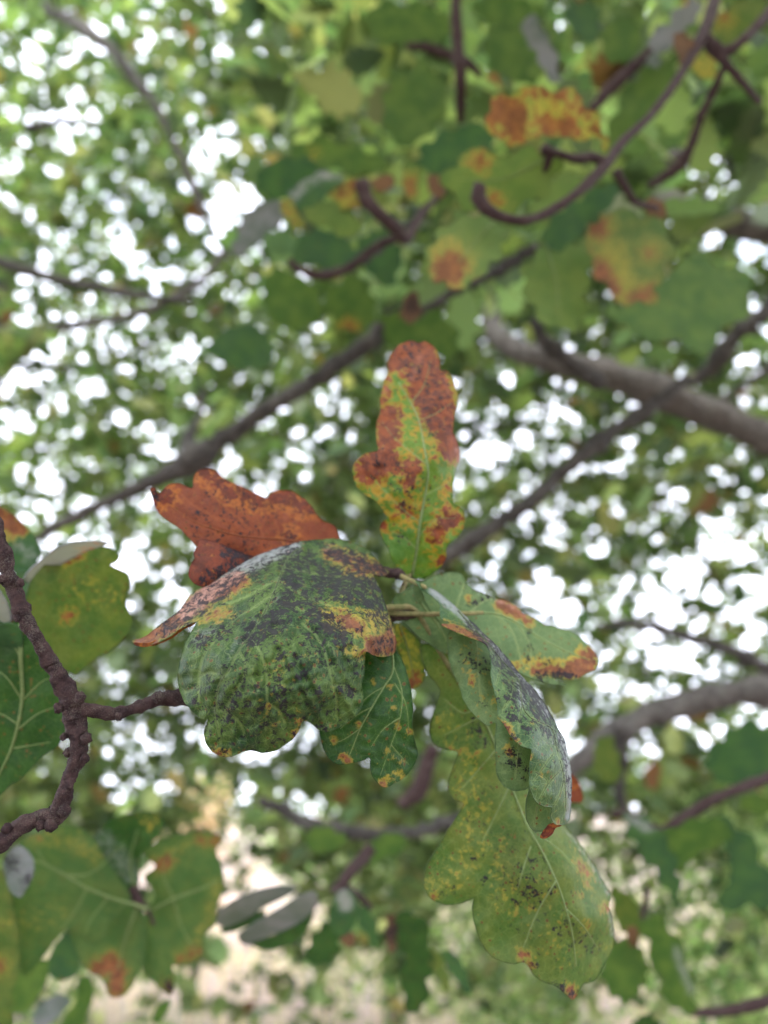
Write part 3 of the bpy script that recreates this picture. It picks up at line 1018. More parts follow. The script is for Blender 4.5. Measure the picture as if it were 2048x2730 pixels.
# ================================================================== MID-GROUND SPRAYS
# --- spray at the upper right with the hooked twig
sp = thing('oak_spray', 'blurred spray with a hooked purple twig and lime leaves blotched orange, upper right', 'oak spray', P(1890, 110, .75))
tw_ = lambda par, tr, pts, rad, **k: twig(par, tr, pts, rad, M['twig'], 'stem', k.pop('n', 50), 10, .05, **k)
tw_(sp, TG, [(415, 800, .60), (405, 850, .60), (440, 900, .60), (510, 938, .60), (610, 952, .60), (720, 912, .61), (850, 820, .62), (950, 720, .64), (1030, 615, .66), (1150, 500, .68), (1250, 370, .70), (1330, 240, .72), (1385, 130, .74), (1430, 0, .78), (1460, -120, .8)],
    [.0058, .0062, .0050, .0040, .0036, .0038, .0038, .0050, .0038, .0036, .0040, .0046, .0060, .0060, .006], n=110, seed=5)
tw_(sp, TG, [(1390, 170, .74), (1470, 225, .74), (1560, 165, .74), (1659, 60, .76), (1750, -30, .8)], [.0065, .0055, .0045, .005, .005], seed=6)
tw_(sp, TG, [(1400, 190, .74), (1500, 300, .74), (1560, 370, .75), (1620, 440, .78)], [.006, .004, .0035, .003], seed=7)
tw_(sp, TG, [(1470, 290, .78), (1420, 400, .80), (1370, 500, .82), (1330, 620, .84), (1270, 720, .86), (1150, 800, .9)], [.004, .0045, .0045, .005, .0065, .004], seed=8)
tw_(sp, TG, [(950, 700, .64), (900, 680, .64), (830, 685, .63), (740, 660, .62), (690, 645, .62)], [.0045, .0042, .004, .003, .0055], seed=9)
tw_(sp, TG, [(720, 665, .62), (700, 720, .63), (670, 790, .65), (660, 860, .66)], [.004, .003, .0022, .002], seed=10)
tw_(sp, TG, [(1000, 740, .66), (1050, 820, .67), (1090, 875, .68), (1180, 900, .70)], [.004, .003, .003, .0025], seed=12)
tw_(sp, TG, [(1200, 170, .95), (1100, 270, .95), (990, 370, .95), (900, 470, .95)], [.006, .007, .008, .006], seed=13)
OR = dict(step=15, quilt=0, rim=.0004, soft=22, mid_r=.0009, jag=7.0)
leaf(sp, TG, [(450, 500), (460, 440), (540, 400), (640, 385), (760, 385), (850, 420), (900, 490), (950, 570), (960, 640), (900, 600), (830, 590), (760, 600), (680, 570), (640, 620), (600, 610), (520, 610), (460, 580)],
     (.58, .05, .12), M['midlime'], 'orange blotched leaf on top of the spray', brown=[([(480, 480), (560, 470), (560, 560)], 70), ([(700, 540), (800, 550)], 55), ([(640, 400), (840, 420), (940, 590)], 22)], yellow=[([(480, 500), (900, 500)], 130)], seed=41, **OR)
leaf(sp, TG, [(260, 780), (300, 700), (380, 655), (470, 650), (560, 685), (650, 640), (760, 720), (700, 830), (620, 870), (560, 930), (480, 900), (440, 850), (400, 900), (330, 880), (290, 840)],
     (.64, -.05, .1), M['midlime'], brown=[([(410, 690)], 32), ([(480, 870)], 25)], mid=[(700, 680), (560, 760), (440, 780), (320, 770)], seed=42, **OR)
leaf(sp, TG, [(210, 1030), (300, 960), (400, 920), (480, 930), (530, 990), (510, 1080), (450, 1150), (380, 1220), (300, 1235), (220, 1200), (188, 1130)],
     (.62, -.05, -.08), M['midlime'], 'lime leaf with a round rust brown tip', brown=[([(290, 1150), (270, 1180)], 72)], yellow=[([(280, 1130)], 110)], mid=[(500, 930), (400, 1040), (320, 1140)], seed=43, **OR)
leaf(sp, TG, [(720, 960), (820, 880), (960, 800), (1010, 830), (950, 910), (870, 985), (800, 1060), (740, 1080), (690, 1050)], (.70, .05, .1), M['middark'], seed=44, **OR)
leaf(sp, TG, [(600, 1160), (690, 1080), (800, 1060), (900, 1000), (910, 1100), (880, 1200), (870, 1300), (850, 1400), (740, 1420), (660, 1350), (620, 1280)], (.74, .05, -.1), M['midlime'], mid=[(700, 1060), (740, 1200), (760, 1380)], seed=45, **OR)
leaf(sp, TG, [(880, 985), (950, 920), (1080, 920), (1180, 950), (1240, 1020), (1250, 1100), (1200, 1180), (1170, 1290), (1080, 1310), (1010, 1280), (950, 1230), (900, 1130)],
     (.70, .05, -.1), M['lime'], 'green leaf with three rust brown burns at its margin', brown=[([(920, 980)], 52), ([(930, 1160), (980, 1250)], 46), ([(1080, 1290), (1150, 1260)], 32), ([(1150, 1090)], 38, .7)], yellow=[([(980, 1100), (1040, 1270)], 80)], seed=46, **OR)
leaf(sp, TG, [(980, 1320), (1080, 1290), (1220, 1180), (1400, 1120), (1540, 1180), (1590, 1300), (1450, 1440), (1400, 1500), (1280, 1490), (1150, 1450), (1030, 1420)], (.95, .05, -.1), M['mid'], seed=47, **OR)
leaf(sp, TG, [(640, 880), (760, 760), (900, 760), (880, 840), (760, 930), (640, 930)], (.72, 0, .05), M['midlime'], seed=48, **OR)
leaf(sp, TG, [(1255, 150), (1300, 138), (1330, 200), (1322, 268), (1285, 285), (1262, 220)], (.72, 0, .05), M['deadmid'], 'small red brown dead leaf on the spray', seed=49, **OR)
leaf(sp, TG, [(1420, 100), (1480, 40), (1600, -10), (1700, 20), (1650, 100), (1560, 170), (1480, 200), (1420, 170)], (.85, 0, .1), M['lime'], brown=[([(1470, 80)], 20)], seed=50, **OR)
leaf(sp, TG, [(1330, 250), (1380, 200), (1440, 260), (1430, 330), (1380, 340), (1340, 300)], (.8, 0, .1), M['midlime'], yellow=[([(1380, 280)], 80)], seed=51, **OR)
leaf(sp, TG, [(1130, 900), (1150, 850), (1200, 880), (1215, 930), (1160, 940)], (.72, 0, .1), M['deadmid'], seed=52, **OR)
leaf(sp, TG, [(1140, 240), (1170, 140), (1260, 60), (1340, -10), (1360, 60), (1280, 150), (1200, 240), (1160, 290)], (.9, 0, .1), M['midgrey'], seed=53, **OR)
leaf(sp, TG, [(960, 640), (1000, 480), (1120, 300), (1260, 250), (1240, 380), (1130, 520), (1040, 600)], (.95, 0, .1), M['mid'], seed=54, **OR)

# --- leaves at the top middle
ot = thing('oak_spray', 'blurred spray of wide green leaves hanging from the top middle of the view', 'oak spray', P(1210, 20, 1.1))
tw_(ot, TG, [(320, -80, 1.0), (310, 50, 1.0), (322, 200, 1.0), (330, 340, 1.0), (330, 520, 1.05)], [.006, .007, .008, .008, .006], seed=21)
tw_(ot, TG, [(100, 200, 1.1), (180, 205, 1.1), (280, 240, 1.1), (360, 270, 1.1), (420, 330, 1.1)], [.005, .006, .007, .007, .004], seed=22)
MG = dict(step=18, quilt=0, rim=.0005, soft=22, mid_r=.0012, jag=9.0)
for k, (ol, dp, mt) in enumerate([
    ([(-20, 20), (120, 10), (250, 60), (280, 160), (180, 190), (60, 200), (-40, 170), (-80, 90)], (1.1, 0, .1), 'mid'),
    ([(140, 690), (200, 600), (330, 550), (420, 540), (480, 600), (470, 650), (380, 660), (300, 700), (230, 750), (170, 730)], (.85, 0, .15), 'middark'),
    ([(0, 400), (60, 310), (180, 270), (240, 330), (270, 430), (230, 540), (120, 620), (20, 590)], (1.0, 0, .1), 'mid'),
    ([(640, 60), (690, 130), (740, 230), (755, 340), (735, 370), (690, 300), (640, 200), (600, 120)], (.95, 0, .1), 'midgrey'),
    ([(450, 130), (560, 110), (640, 150), (680, 280), (640, 360), (520, 330), (440, 250)], (1.05, 0, .1), 'mid'),
    ([(820, 0), (900, 20), (940, 90), (900, 180), (840, 150), (780, 60)], (1.1, 0, .1), 'middark'),
    ([(940, 150), (1000, 80), (1090, 90), (1100, 180), (1040, 260), (960, 250)], (1.0, 0, .1), 'mid'),
    ([(380, 20), (480, -20), (640, 0), (690, 60), (600, 110), (460, 110)], (1.15, 0, .1), 'mid'),
    ([(620, 280), (660, 270), (700, 310), (680, 330), (630, 310)], (.9, 0, .1), 'midlime'),
]):
    leaf(ot, TG, ol, dp, M[mt], seed=60 + k, **MG)

# --- dark spray, upper centre
oc = thing('oak_spray', 'dark blurred spray with grey edged and rust tipped leaves, upper centre', 'oak spray', P(960, 560, .85))
tw_(oc, TH, [(960, 380, .80), (990, 480, .80), (1060, 560, .80), (1150, 640, .82), (1210, 700, .85), (1300, 560, .9), (1420, 430, 1.0)], [.008, .0075, .007, .007, .006, .004, .004], seed=31)
tw_(oc, TH, [(560, 820, .85), (650, 880, .85), (740, 905, .85), (850, 880, .85), (950, 810, .85), (1060, 730, .85), (1200, 680, .86)], [.003, .004, .0045, .0045, .004, .0045, .005], seed=32)
for k, (ol, dp, mt, kw) in enumerate([
    ([(380, 380), (470, 270), (600, 260), (720, 300), (760, 360), (680, 400), (600, 450), (520, 480), (420, 460)], (.92, 0, .2), 'middark', {}),
    ([(560, 480), (600, 420), (680, 350), (800, 330), (880, 360), (820, 420), (760, 480), (700, 520), (620, 540)], (.80, 0, .1), 'middark', dict(pale=[([(580, 470), (650, 390), (720, 350), (850, 340)], 26)])),
    ([(300, 620), (330, 560), (400, 500), (500, 480), (540, 520), (530, 600), (470, 640), (400, 700), (330, 760), (270, 800), (260, 720)], (.9, 0, .1), 'midgrey', {}),
    ([(640, 560), (720, 500), (830, 520), (930, 580), (950, 650), (900, 700), (860, 690), (800, 640), (700, 620)], (.78, 0, .1), 'midlime', {}),
    ([(780, 460), (850, 400), (920, 380), (980, 440), (980, 510), (900, 530), (820, 520)], (.80, 0, .1), 'midlime', dict(brown=[([(850, 430), (920, 390)], 40), ([(930, 510)], 26)], yellow=[([(880, 460)], 100)])),
    ([(520, 500), (570, 480), (610, 560), (640, 620), (580, 620), (540, 580)], (.79, 0, .1), 'midlime', dict(brown=[([(560, 500), (600, 600)], 30, .8)], yellow=[([(570, 540)], 90)])),
    ([(1000, 380), (1080, 350), (1150, 370), (1130, 430), (1040, 440)], (.83, 0, .1), 'deadmid', {}),
    ([(1180, 300), (1250, 280), (1290, 400), (1260, 520), (1220, 460)], (.86, 0, .1), 'midlime', dict(brown=[([(1220, 380), (1240, 440)], 26)])),
    ([(1340, 360), (1390, 350), (1420, 420), (1390, 480), (1350, 440)], (.86, 0, .1), 'deadmid', {}),
    ([(600, 760), (680, 660), (780, 650), (900, 720), (980, 780), (900, 840), (760, 860), (640, 840)], (.95, 0, .1), 'middark', {}),
    ([(960, 700), (1060, 640), (1150, 720), (1180, 860), (1120, 960), (1020, 900), (950, 800)], (1.0, 0, .1), 'middark', {}),
    ([(420, 1000), (480, 860), (600, 900), (700, 960), (760, 1100), (640, 1200), (480, 1150)], (1.05, 0, .1), 'mid', {}),
    ([(760, 1020), (900, 900), (1000, 960), (1040, 1120), (960, 1200), (840, 1180)], (1.1, 0, .1), 'mid', dict(brown=[([(890, 1200)], 40)])),
    ([(1200, 1040), (1230, 1000), (1290, 1020), (1290, 1090), (1230, 1170), (1180, 1160)], (.9, 0, .1), 'deadmid', dict(soot=[([(1240, 1060)], 60)])),
    ([(1290, 260), (1400, 170), (1540, 150), (1659, 180), (1680, 280), (1540, 330), (1400, 330)], (.9, 0, .1), 'middark', {}),
    ([(560, 240), (700, 130), (860, 160), (1000, 220), (1100, 260), (1000, 330), (860, 320), (700, 290)], (1.0, 0, .1), 'mid', dict(yellow=[([(700, 220)], 60, .6)])),
    ([(120, 1290), (260, 1170), (420, 1200), (480, 1330), (380, 1420), (220, 1400)], (1.1, 0, .1), 'middark', {}),
    ([(1060, 1150), (1200, 1080), (1420, 1120), (1500, 1260), (1420, 1360), (1260, 1330), (1120, 1260)], (1.15, 0, .1), 'mid', {}),
]):
    leaf(oc, TH, ol, dp, M[mt], seed=80 + k, **MG, **kw)

# --- spray at the bottom centre with leaves coloured grey for their sheen
ob = thing('oak_spray', 'drooping spray with two grey sheened leaves and dark leaves, bottom centre', 'oak spray', P(900, 2340, .7))
tw_(ob, TL, [(1010, 540, .75), (970, 600, .74), (900, 670, .72), (860, 730, .71), (800, 780, .70)], [.006, .006, .0055, .005, .003], seed=41)
tw_(ob, TL, [(860, 740, .71), (960, 820, .72), (1020, 880, .72)], [.003, .003, .002], seed=42)
tw_(ob, TL, [(1360, -20, 1.1), (1310, 130, 1.1), (1270, 230, 1.1), (1180, 300, 1.1)], [.010, .012, .013, .010], seed=43)
for k, (ol, dp, mt, kw) in enumerate([
    ([(160, 915), (250, 830), (400, 770), (520, 745), (600, 765), (520, 820), (420, 870), (330, 930), (220, 975), (165, 960)], (.62, 0, .3), 'midgrey', {}),
    ([(280, 1020), (380, 950), (500, 880), (620, 805), (700, 785), (720, 840), (660, 920), (560, 980), (430, 1035), (330, 1075), (295, 1060)], (.60, 0, .3), 'midgrey', {}),
    ([(350, 1070), (480, 1020), (640, 920), (700, 860), (690, 930), (640, 1020), (560, 1080), (430, 1100)], (.63, 0, 0), 'dark', {}),
    ([(180, 990), (330, 930), (430, 880), (420, 920), (320, 980), (200, 1010)], (.64, 0, 0), 'dark', {}),
    ([(790, 880), (830, 790), (890, 765), (940, 830), (950, 900), (900, 1000), (840, 1030), (790, 980)], (.62, 0, .1), 'middark', dict(pale=[([(850, 790), (880, 860)], 40)])),
    ([(650, 1150), (690, 1050), (770, 950), (830, 1010), (830, 1120), (760, 1180), (690, 1180)], (.66, 0, 0), 'dark', {}),
    ([(840, 1000), (900, 1000), (920, 1060), (880, 1090), (850, 1050)], (.66, 0, 0), 'deadmid', {}),
    ([(1150, 950), (1200, 900), (1280, 910), (1330, 1000), (1350, 1150), (1330, 1300), (1290, 1430), (1210, 1420), (1190, 1280), (1200, 1130)], (.68, 0, .05), 'dark', {}),
    ([(1330, 1100), (1400, 1140), (1440, 1260), (1430, 1340), (1380, 1260), (1340, 1180)], (.68, 0, 0), 'lime', {}),
    ([(1400, 1120), (1480, 1130), (1540, 1220), (1550, 1340), (1480, 1250)], (.68, 0, 0), 'middark', {}),
    ([(1110, 900), (1160, 930), (1150, 1080), (1120, 1120), (1100, 1000)], (.68, 0, 0), 'deadmid', dict(soot=[([(1130, 1000)], 60)])),
    ([(660, 470), (720, 420), (850, 450), (880, 510), (780, 560), (680, 550)], (1.0, 0, 0), 'mid', {}),
    ([(980, 560), (1080, 460), (1200, 470), (1180, 560), (1080, 600), (1000, 640)], (1.0, 0, 0), 'mid', {}),
    ([(960, 860), (1010, 890), (1060, 1000), (1050, 1120), (1000, 1040), (950, 940)], (.8, 0, 0), 'middark', {}),
]):
    leaf(ob, TL, ol, dp, M[mt], seed=110 + k, step=14, quilt=0, rim=.0004, soft=20, jag=(1.6 if k < 5 else 5), **kw)

# --- spray at the lower right
orr = thing('oak_spray', 'blurred spray of dark arching leaves at the lower right edge', 'oak spray', P(2040, 2080, .8))
tw_(orr, TK, [(800, 500, .85), (880, 500, .85), (980, 560, .82), (1080, 600, .80), (1200, 520, .80), (1320, 440, .80), (1420, 390, .80), (1660, 300, .82), (1760, 260, .85)], [.004, .005, .006, .007, .006, .006, .005, .006, .006], seed=51)
tw_(orr, TK, [(990, 900, .8), (985, 980, .8), (960, 1080, .8)], [.003, .003, .002], seed=52)
tw_(orr, TK, [(1230, 1600, .9), (1400, 1590, .9), (1560, 1560, .9), (1700, 1520, .9)], [.004, .006, .007, .007], seed=53)
for k, (ol, dp, mt, kw) in enumerate([
    ([(870, 500), (960, 520), (1070, 610), (1130, 720), (1165, 880), (1150, 970), (1090, 900), (1030, 800), (960, 700), (890, 600)], (.74, 0, .1), 'middark', dict(pale=[([(890, 520), (1000, 580)], 24)])),
    ([(1060, 620), (1180, 560), (1320, 520), (1440, 560), (1440, 640), (1330, 700), (1230, 740), (1190, 830), (1150, 780), (1100, 700)], (.76, 0, .1), 'mid', {}),
    ([(1360, 560), (1460, 540), (1560, 640), (1640, 780), (1720, 930), (1640, 1010), (1500, 1010), (1400, 1010), (1380, 960), (1480, 840), (1420, 730), (1440, 640)], (.78, 0, .1), 'middark', {}),
    ([(1320, 180), (1420, 60), (1540, 0), (1720, 40), (1720, 250), (1560, 300), (1420, 330), (1340, 260)], (.95, 0, .1), 'middark', {}),
    ([(700, 120), (780, 60), (830, 160), (850, 280), (780, 330), (700, 260)], (1.1, 0, .1), 'lime', {}),
    ([(800, 900), (900, 960), (960, 1060), (980, 1160), (900, 1180), (820, 1080)], (.85, 0, .1), 'lime', {}),
    ([(780, 1240), (860, 1200), (950, 1260), (1000, 1360), (960, 1460), (880, 1540), (800, 1500), (740, 1400)], (.78, 0, .1), 'mid', {}),
    ([(960, 1100), (1060, 1060), (1160, 1200), (1220, 1360), (1260, 1560), (1180, 1600), (1080, 1480), (1020, 1300)], (.80, 0, .1), 'mid', dict(pale=[([(1150, 1250), (1230, 1480)], 14)])),
    ([(880, 1130), (920, 1120), (930, 1240), (900, 1300), (880, 1220)], (.78, 0, .1), 'deadmid', {}),
    ([(1600, 380), (1500, 420), (1520, 480), (1640, 500), (1720, 440)], (.9, 0, .1), 'mid', {}),
    ([(1050, 1650), (980, 1600), (900, 1680), (960, 1760), (1060, 1740)], (.8, 0, .1), 'dark', {}),
]):
    leaf(orr, TK, ol, dp, M[mt], seed=140 + k, step=14, quilt=0, rim=.0004, soft=20, jag=5, **kw)

# --- leaves at the lower left corner
ol_ = thing('oak_spray', 'soft focused spray of large green lobed leaves, lower left corner', 'oak spray', P(390, 2420, .55))
tw_(ol_, TF, [(730, 700, .55), (745, 750, .55), (770, 785, .55), (820, 830, .553), (850, 900, .556)], [.003, .0045, .0036, .0016, .0014], seed=61)
LL = dict(step=9, quilt=.0004, rim=.0003, soft=20, jag=1.2, mid_r=.0011, vein_r=.0005)
leaf(ol_, TF, [(120, 440), (220, 395), (330, 358), (430, 362), (520, 430), (570, 520), (640, 620), (720, 740), (700, 800), (620, 880), (560, 1000), (500, 1010), (400, 925), (330, 960), (270, 1040), (200, 1120), (130, 1180), (90, 1000), (80, 850), (60, 700), (40, 560)],
     (0.533, .02, .02), M['lowleft'], 'broad green leaf of the lower left spray', mid=[(820, 820), (740, 790), (650, 765), (480, 700), (330, 610), (180, 540)], veins=[[(370, 630), (480, 625), (580, 560), (690, 440)], [(480, 700), (420, 820), (330, 940)], [(330, 610), (250, 560), (200, 480)], [(600, 750), (500, 880), (470, 960)]], brown=[([(210, 410)], 14)], yellow=[([(200, 430), (430, 450), (520, 520)], 60, .75), ([(150, 900), (350, 850)], 90, .5)], seed=171, **LL)
leaf(ol_, TF, [(520, 420), (600, 330), (700, 292), (790, 278), (870, 285), (905, 330), (880, 400), (830, 460), (780, 510), (770, 600), (750, 740), (650, 760), (560, 650), (510, 520)],
     (0.552, .03, .02), M['dark'], 'grey green leaf above the fork of the lower left spray', pale=[([(560, 440), (640, 520), (720, 620)], 90, .45)], yellow=[([(830, 340)], 60, .7)], mid=[(760, 760), (720, 560), (760, 380)], seed=172, **LL)
leaf(ol_, TF, [(380, 900), (480, 800), (600, 780), (740, 780), (800, 850), (810, 1000), (790, 1120), (760, 1180), (730, 1240), (690, 1290), (640, 1308), (600, 1290), (575, 1220), (550, 1180), (505, 1170), (460, 1120), (420, 1040)],
     (0.559, .03, -.03), M['lowleft'], 'green leaf with a rust brown burnt tip, lowest of the lower left spray', brown=[([(540, 1150), (620, 1110), (650, 1170), (640, 1270)], 46)], mid=[(760, 800), (700, 960), (650, 1150)], seed=173, **LL)
leaf(ol_, TF, [(800, 850), (860, 740), (800, 640), (860, 580), (790, 500), (900, 430), (1000, 400), (1100, 388), (1212, 410), (1225, 440), (1190, 490), (1230, 600), (1230, 700), (1200, 800), (1190, 900), (1130, 950), (1110, 1080), (1040, 1120), (950, 1130), (965, 1200), (950, 1290), (900, 1270), (850, 1210), (790, 1150), (770, 1000)],
     (0.572, .03, .0), M['lowleft'], 'large green leaf with burnt orange corner and bronze margin, right of the lower left spray', brown=[([(1110, 430)], 26), ([(1190, 440)], 26), ([(870, 580), (930, 550)], 26), ([(1090, 1050), (1000, 1090)], 22, .8), ([(930, 1250)], 30, .8)], yellow=[([(1080, 430), (900, 520)], 40, .8), ([(1210, 680), (1130, 930), (1090, 1080)], 50, .8)],
     soot=[([(930, 1260)], 40)], mid=[(840, 820), (960, 760), (1120, 700), (1200, 660)], veins=[[(960, 760), (1000, 900), (1080, 1060)], [(960, 760), (900, 600), (1000, 440)]], seed=174, **LL)
leaf(ol_, TF, [(20, 560), (60, 490), (120, 470), (180, 540), (182, 640), (150, 690), (110, 750), (50, 700)], (0.468, 0, 0), M['midgrey'], 'small curled blue grey leaf on the lower left spray', soot=[([(150, 650)], 30), ([(60, 560)], 40)], seed=175, **LL)
leaf(ol_, TF, [(270, 1100), (330, 980), (400, 950), (440, 1080), (420, 1180), (340, 1210), (280, 1180)], (0.611, 0, 0), M['middark'], seed=176, **LL)
leaf(ol_, TF, [(-60, 620), (30, 640), (70, 800), (110, 1000), (100, 1180), (60, 1290), (70, 1460), (-60, 1500)], (0.520, 0, 0), M['lime'], 'dark olive leaf at the very left edge below the thin twig', yellow=[([(20, 900)], 60, .6)], brown=[([(0, 1130)], 30)], seed=177, **LL)
leaf(ol_, TF, [(420, 1330), (440, 1200), (500, 1190), (520, 1280), (480, 1400), (440, 1500), (340, 1480), (360, 1400)], (0.780, 0, 0), M['mid'], seed=178, **LL)
leaf(ol_, TF, [(840, 1430), (860, 1370), (930, 1310), (945, 1330), (920, 1400), (870, 1450)], (0.780, 0, 0), M['mid'], seed=179, **LL)
leaf(ol_, TF, [(180, 1440), (220, 1340), (330, 1290), (390, 1330), (330, 1400), (240, 1470)], (0.715, 0, 0), M['midgrey'], seed=180, **LL)
leaf(ol_, TF, [(100, 1150), (200, 1090), (280, 1120), (240, 1250), (160, 1370), (60, 1390), (40, 1280)], (0.715, 0, 0), M['mid'], seed=181, **LL)

# --- leaves at the left edge
oe = thing('oak_spray', 'soft focused spray of broad green leaves behind the knotted twig, left edge', 'oak spray', P(20, 1660, .36))
tw_(oe, TE, [(-120, 900, .36), (0, 820, .365), (80, 760, .37), (140, 700, .37)], [.0018, .0018, .0016, .001], seed=71)
LE = dict(step=9, quilt=.0004, rim=.0003, soft=20, jag=1.0, mid_r=.0012, vein_r=.0005)
leaf(oe, TE, [(330, 400), (450, 350), (560, 345), (640, 355), (705, 400), (680, 440), (650, 455), (750, 510), (760, 580), (740, 650), (745, 700), (780, 780), (760, 850), (700, 920), (640, 970), (560, 1010), (480, 1080), (430, 1100), (300, 1000), (200, 850), (150, 700), (180, 560), (250, 470)],
     (.38, .03, .05), M['lime'], 'round yellow green leaf with one small brown spot', brown=[([(400, 755)], 26), ([(400, 440), (460, 400)], 14)], yellow=[([(500, 600), (620, 650)], 120, .45)], seed=191, **LE)
leaf(oe, TE, [(140, 540), (190, 470), (250, 420), (340, 350), (450, 322), (560, 316), (635, 330), (540, 362), (460, 400), (380, 440), (300, 490), (200, 560)],
     (.365, .02, .4), M['midgrey'], 'silvery folded leaf edge', pale=[([(200, 500), (400, 370), (560, 330)], 60)], brown=[([(480, 390), (560, 345)], 12)], seed=192, **LE)
leaf(oe, TE, [(-100, 820), (20, 800), (120, 790), (200, 880), (260, 1050), (330, 1200), (385, 1340), (375, 1450), (330, 1530), (240, 1590), (170, 1670), (80, 1740), (-100, 1800)],
     (.34, .02, .02), M['dark'], 'large deep green leaf with a pale midrib', mid=[(125, 800), (122, 1000), (130, 1250), (80, 1500), (0, 1680), (-80, 1800)], veins=[[(122, 1000), (60, 900), (-20, 840)], [(130, 1250), (40, 1120), (-60, 1050)], [(128, 1260), (240, 1150), (300, 1120)], [(100, 1430), (230, 1330), (340, 1290)], [(60, 1540), (180, 1520), (300, 1500)], [(110, 1400), (20, 1340), (-60, 1320)]], seed=193, **LE)
leaf(oe, TE, [(-60, 70), (0, 115), (90, 170), (150, 230), (200, 290), (235, 380), (180, 480), (100, 500), (0, 400), (-80, 300)],
     (.40, .02, .02), M['middark'], 'slate green leaf with a wine red corner', brown=[([(0, 150), (90, 230)], 60)], pale=[([(120, 340), (180, 420)], 60, .5)], seed=194, **LE)
leaf(oe, TE, [(100, 480), (240, 440), (300, 560), (260, 760), (200, 900), (120, 800), (90, 640)], (.42, 0, 0), M['middark'], pale=[([(180, 560)], 60, .5)], seed=195, **LE)
leaf(oe, TE, [(-60, 560), (20, 640), (60, 740), (55, 830), (20, 880), (-60, 900)], (.335, 0, .2), M['midgrey'], pale=[([(0, 650), (20, 800)], 60)], seed=196, **LE)
leaf(oe, TE, [(-60, 840), (60, 800), (130, 850), (120, 950), (40, 1010), (-60, 1020)], (.333, 0, .2), M['middark'], seed=197, **LE)

# ================================================================== THE TWIG IN FOCUS
hero = thing('oak_twig', 'knotted purple brown twig carrying mould spotted, brown and yellowing oak leaves in sharp focus', 'oak twig', P(200, 1900, .265))
hub = (1075, 1560)
# knotted stem, left
twig(hero, TE, [(-90, 40, .262), (-30, 230, .262), (20, 400, .262), (70, 560, .262), (130, 730, .262), (210, 880, .262), (290, 1010, .263), (350, 1130, .264), (410, 1240, .265), (440, 1330, .265), (450, 1430, .264), (465, 1530, .263), (440, 1630, .262), (400, 1740, .261), (370, 1840, .260), (330, 1930, .259), (240, 1950, .258), (120, 2000, .256), (20, 2080, .255), (-60, 2140, .254)],
     [.00234, .00242, .0025, .00257, .0025, .00234, .00234, .00265, .00343, .00343, .00296, .00296, .00242, .00218, .00234, .00312, .00281, .00242, .00265, .00281],
     M['twig'], 'stem', n=300, seg=28, rough=.085, seed=8, wob=.00004,
     knobs=[(.30, .06, .02), (.47, .14, .03), (.53, .12, .02), (.575, .10, .015), (.62, .16, .02), (.70, .08, .01), (.78, .20, .02), (.82, .14, .015), (.90, .12, .010), (.96, .12, .012)])
twig(hero, TE, [(430, 1300, .265), (500, 1310, .266), (580, 1320, .268), (660, 1335, .270), (720, 1325, .272), (800, 1300, .274), (880, 1270, .277), (960, 1245, .280), (1060, 1235, .284), (1250, 1180, .30), (1500, 980, .325), (1800, 720, .335), (2050, 560, .335), (2200, 560, .33)],
     [.00306, .00255, .0023, .00221, .00195, .00195, .00221, .00213, .0030, .0028, .0025, .0020, .0018, .0014], M['twig'], 'stem', n=180, seg=20, rough=.05, seed=9, wob=.00003,
     knobs=[(.11, .2, .01), (.155, .35, .008), (.23, .25, .01), (.29, .15, .01)], label='thin side twig running right behind the mould spotted leaf')


def bump_knob(tr, x, y, d, r, seed):
    r = r * .66
    g = np.random.default_rng(seed)
    c = P(*tr((x, y)), d) - wloc(hero)
    n, m = 6, 10
    th = np.linspace(.15, math.pi - .15, n)
    ph = np.arange(m) / m * math.tau
    v = np.stack([np.outer(np.sin(th), np.cos(ph)), np.outer(np.sin(th), np.sin(ph)), np.outer(np.cos(th), np.ones(m))], 2)
    v = v * (r * (1 + .15 * g.normal(size=(n, m))))[..., None]
    v = v.reshape(-1, 3) + c
    i = np.arange(n - 1)[:, None] * m; j = np.arange(m)[None]; k = (j + 1) % m
    q = np.stack([i + j, i + m + j, i + m + k, i + k], 2).reshape(-1, 4)
    link('bud', npmesh('bud', v, q), M['twig'], hero)


for i, (x, y, d, r) in enumerate([(935, 1235, .274, .0034), (700, 1350, .268, .0022), (500, 1600, .260, .0024), (375, 1470, .262, .0020), (345, 1300, .262, .0026), (375, 1905, .257, .0034),
                                  (300, 1990, .256, .0032), (240, 1990, .256, .0026), (40, 2010, .253, .0026), (20, 540, .260, .0026), (120, 560, .259, .0022), (510, 1480, .260, .0028), (400, 1560, .262, .0022), (470, 1240, .260, .0030), (100, 770, .26, .002), (330, 1860, .258, .002)]):
    bump_knob(TE, x, y, d, r, 300 + i)

for i, (x, y, d, r_) in enumerate([(216, 164, .321, .0022), (150, 357, .308, .0020), (316, 381, .315, .0022), (262, 232, .326, .0018), (120, 352, .306, .0014)]):
    bump_knob(TC, x, y, d, r_, 340 + i)

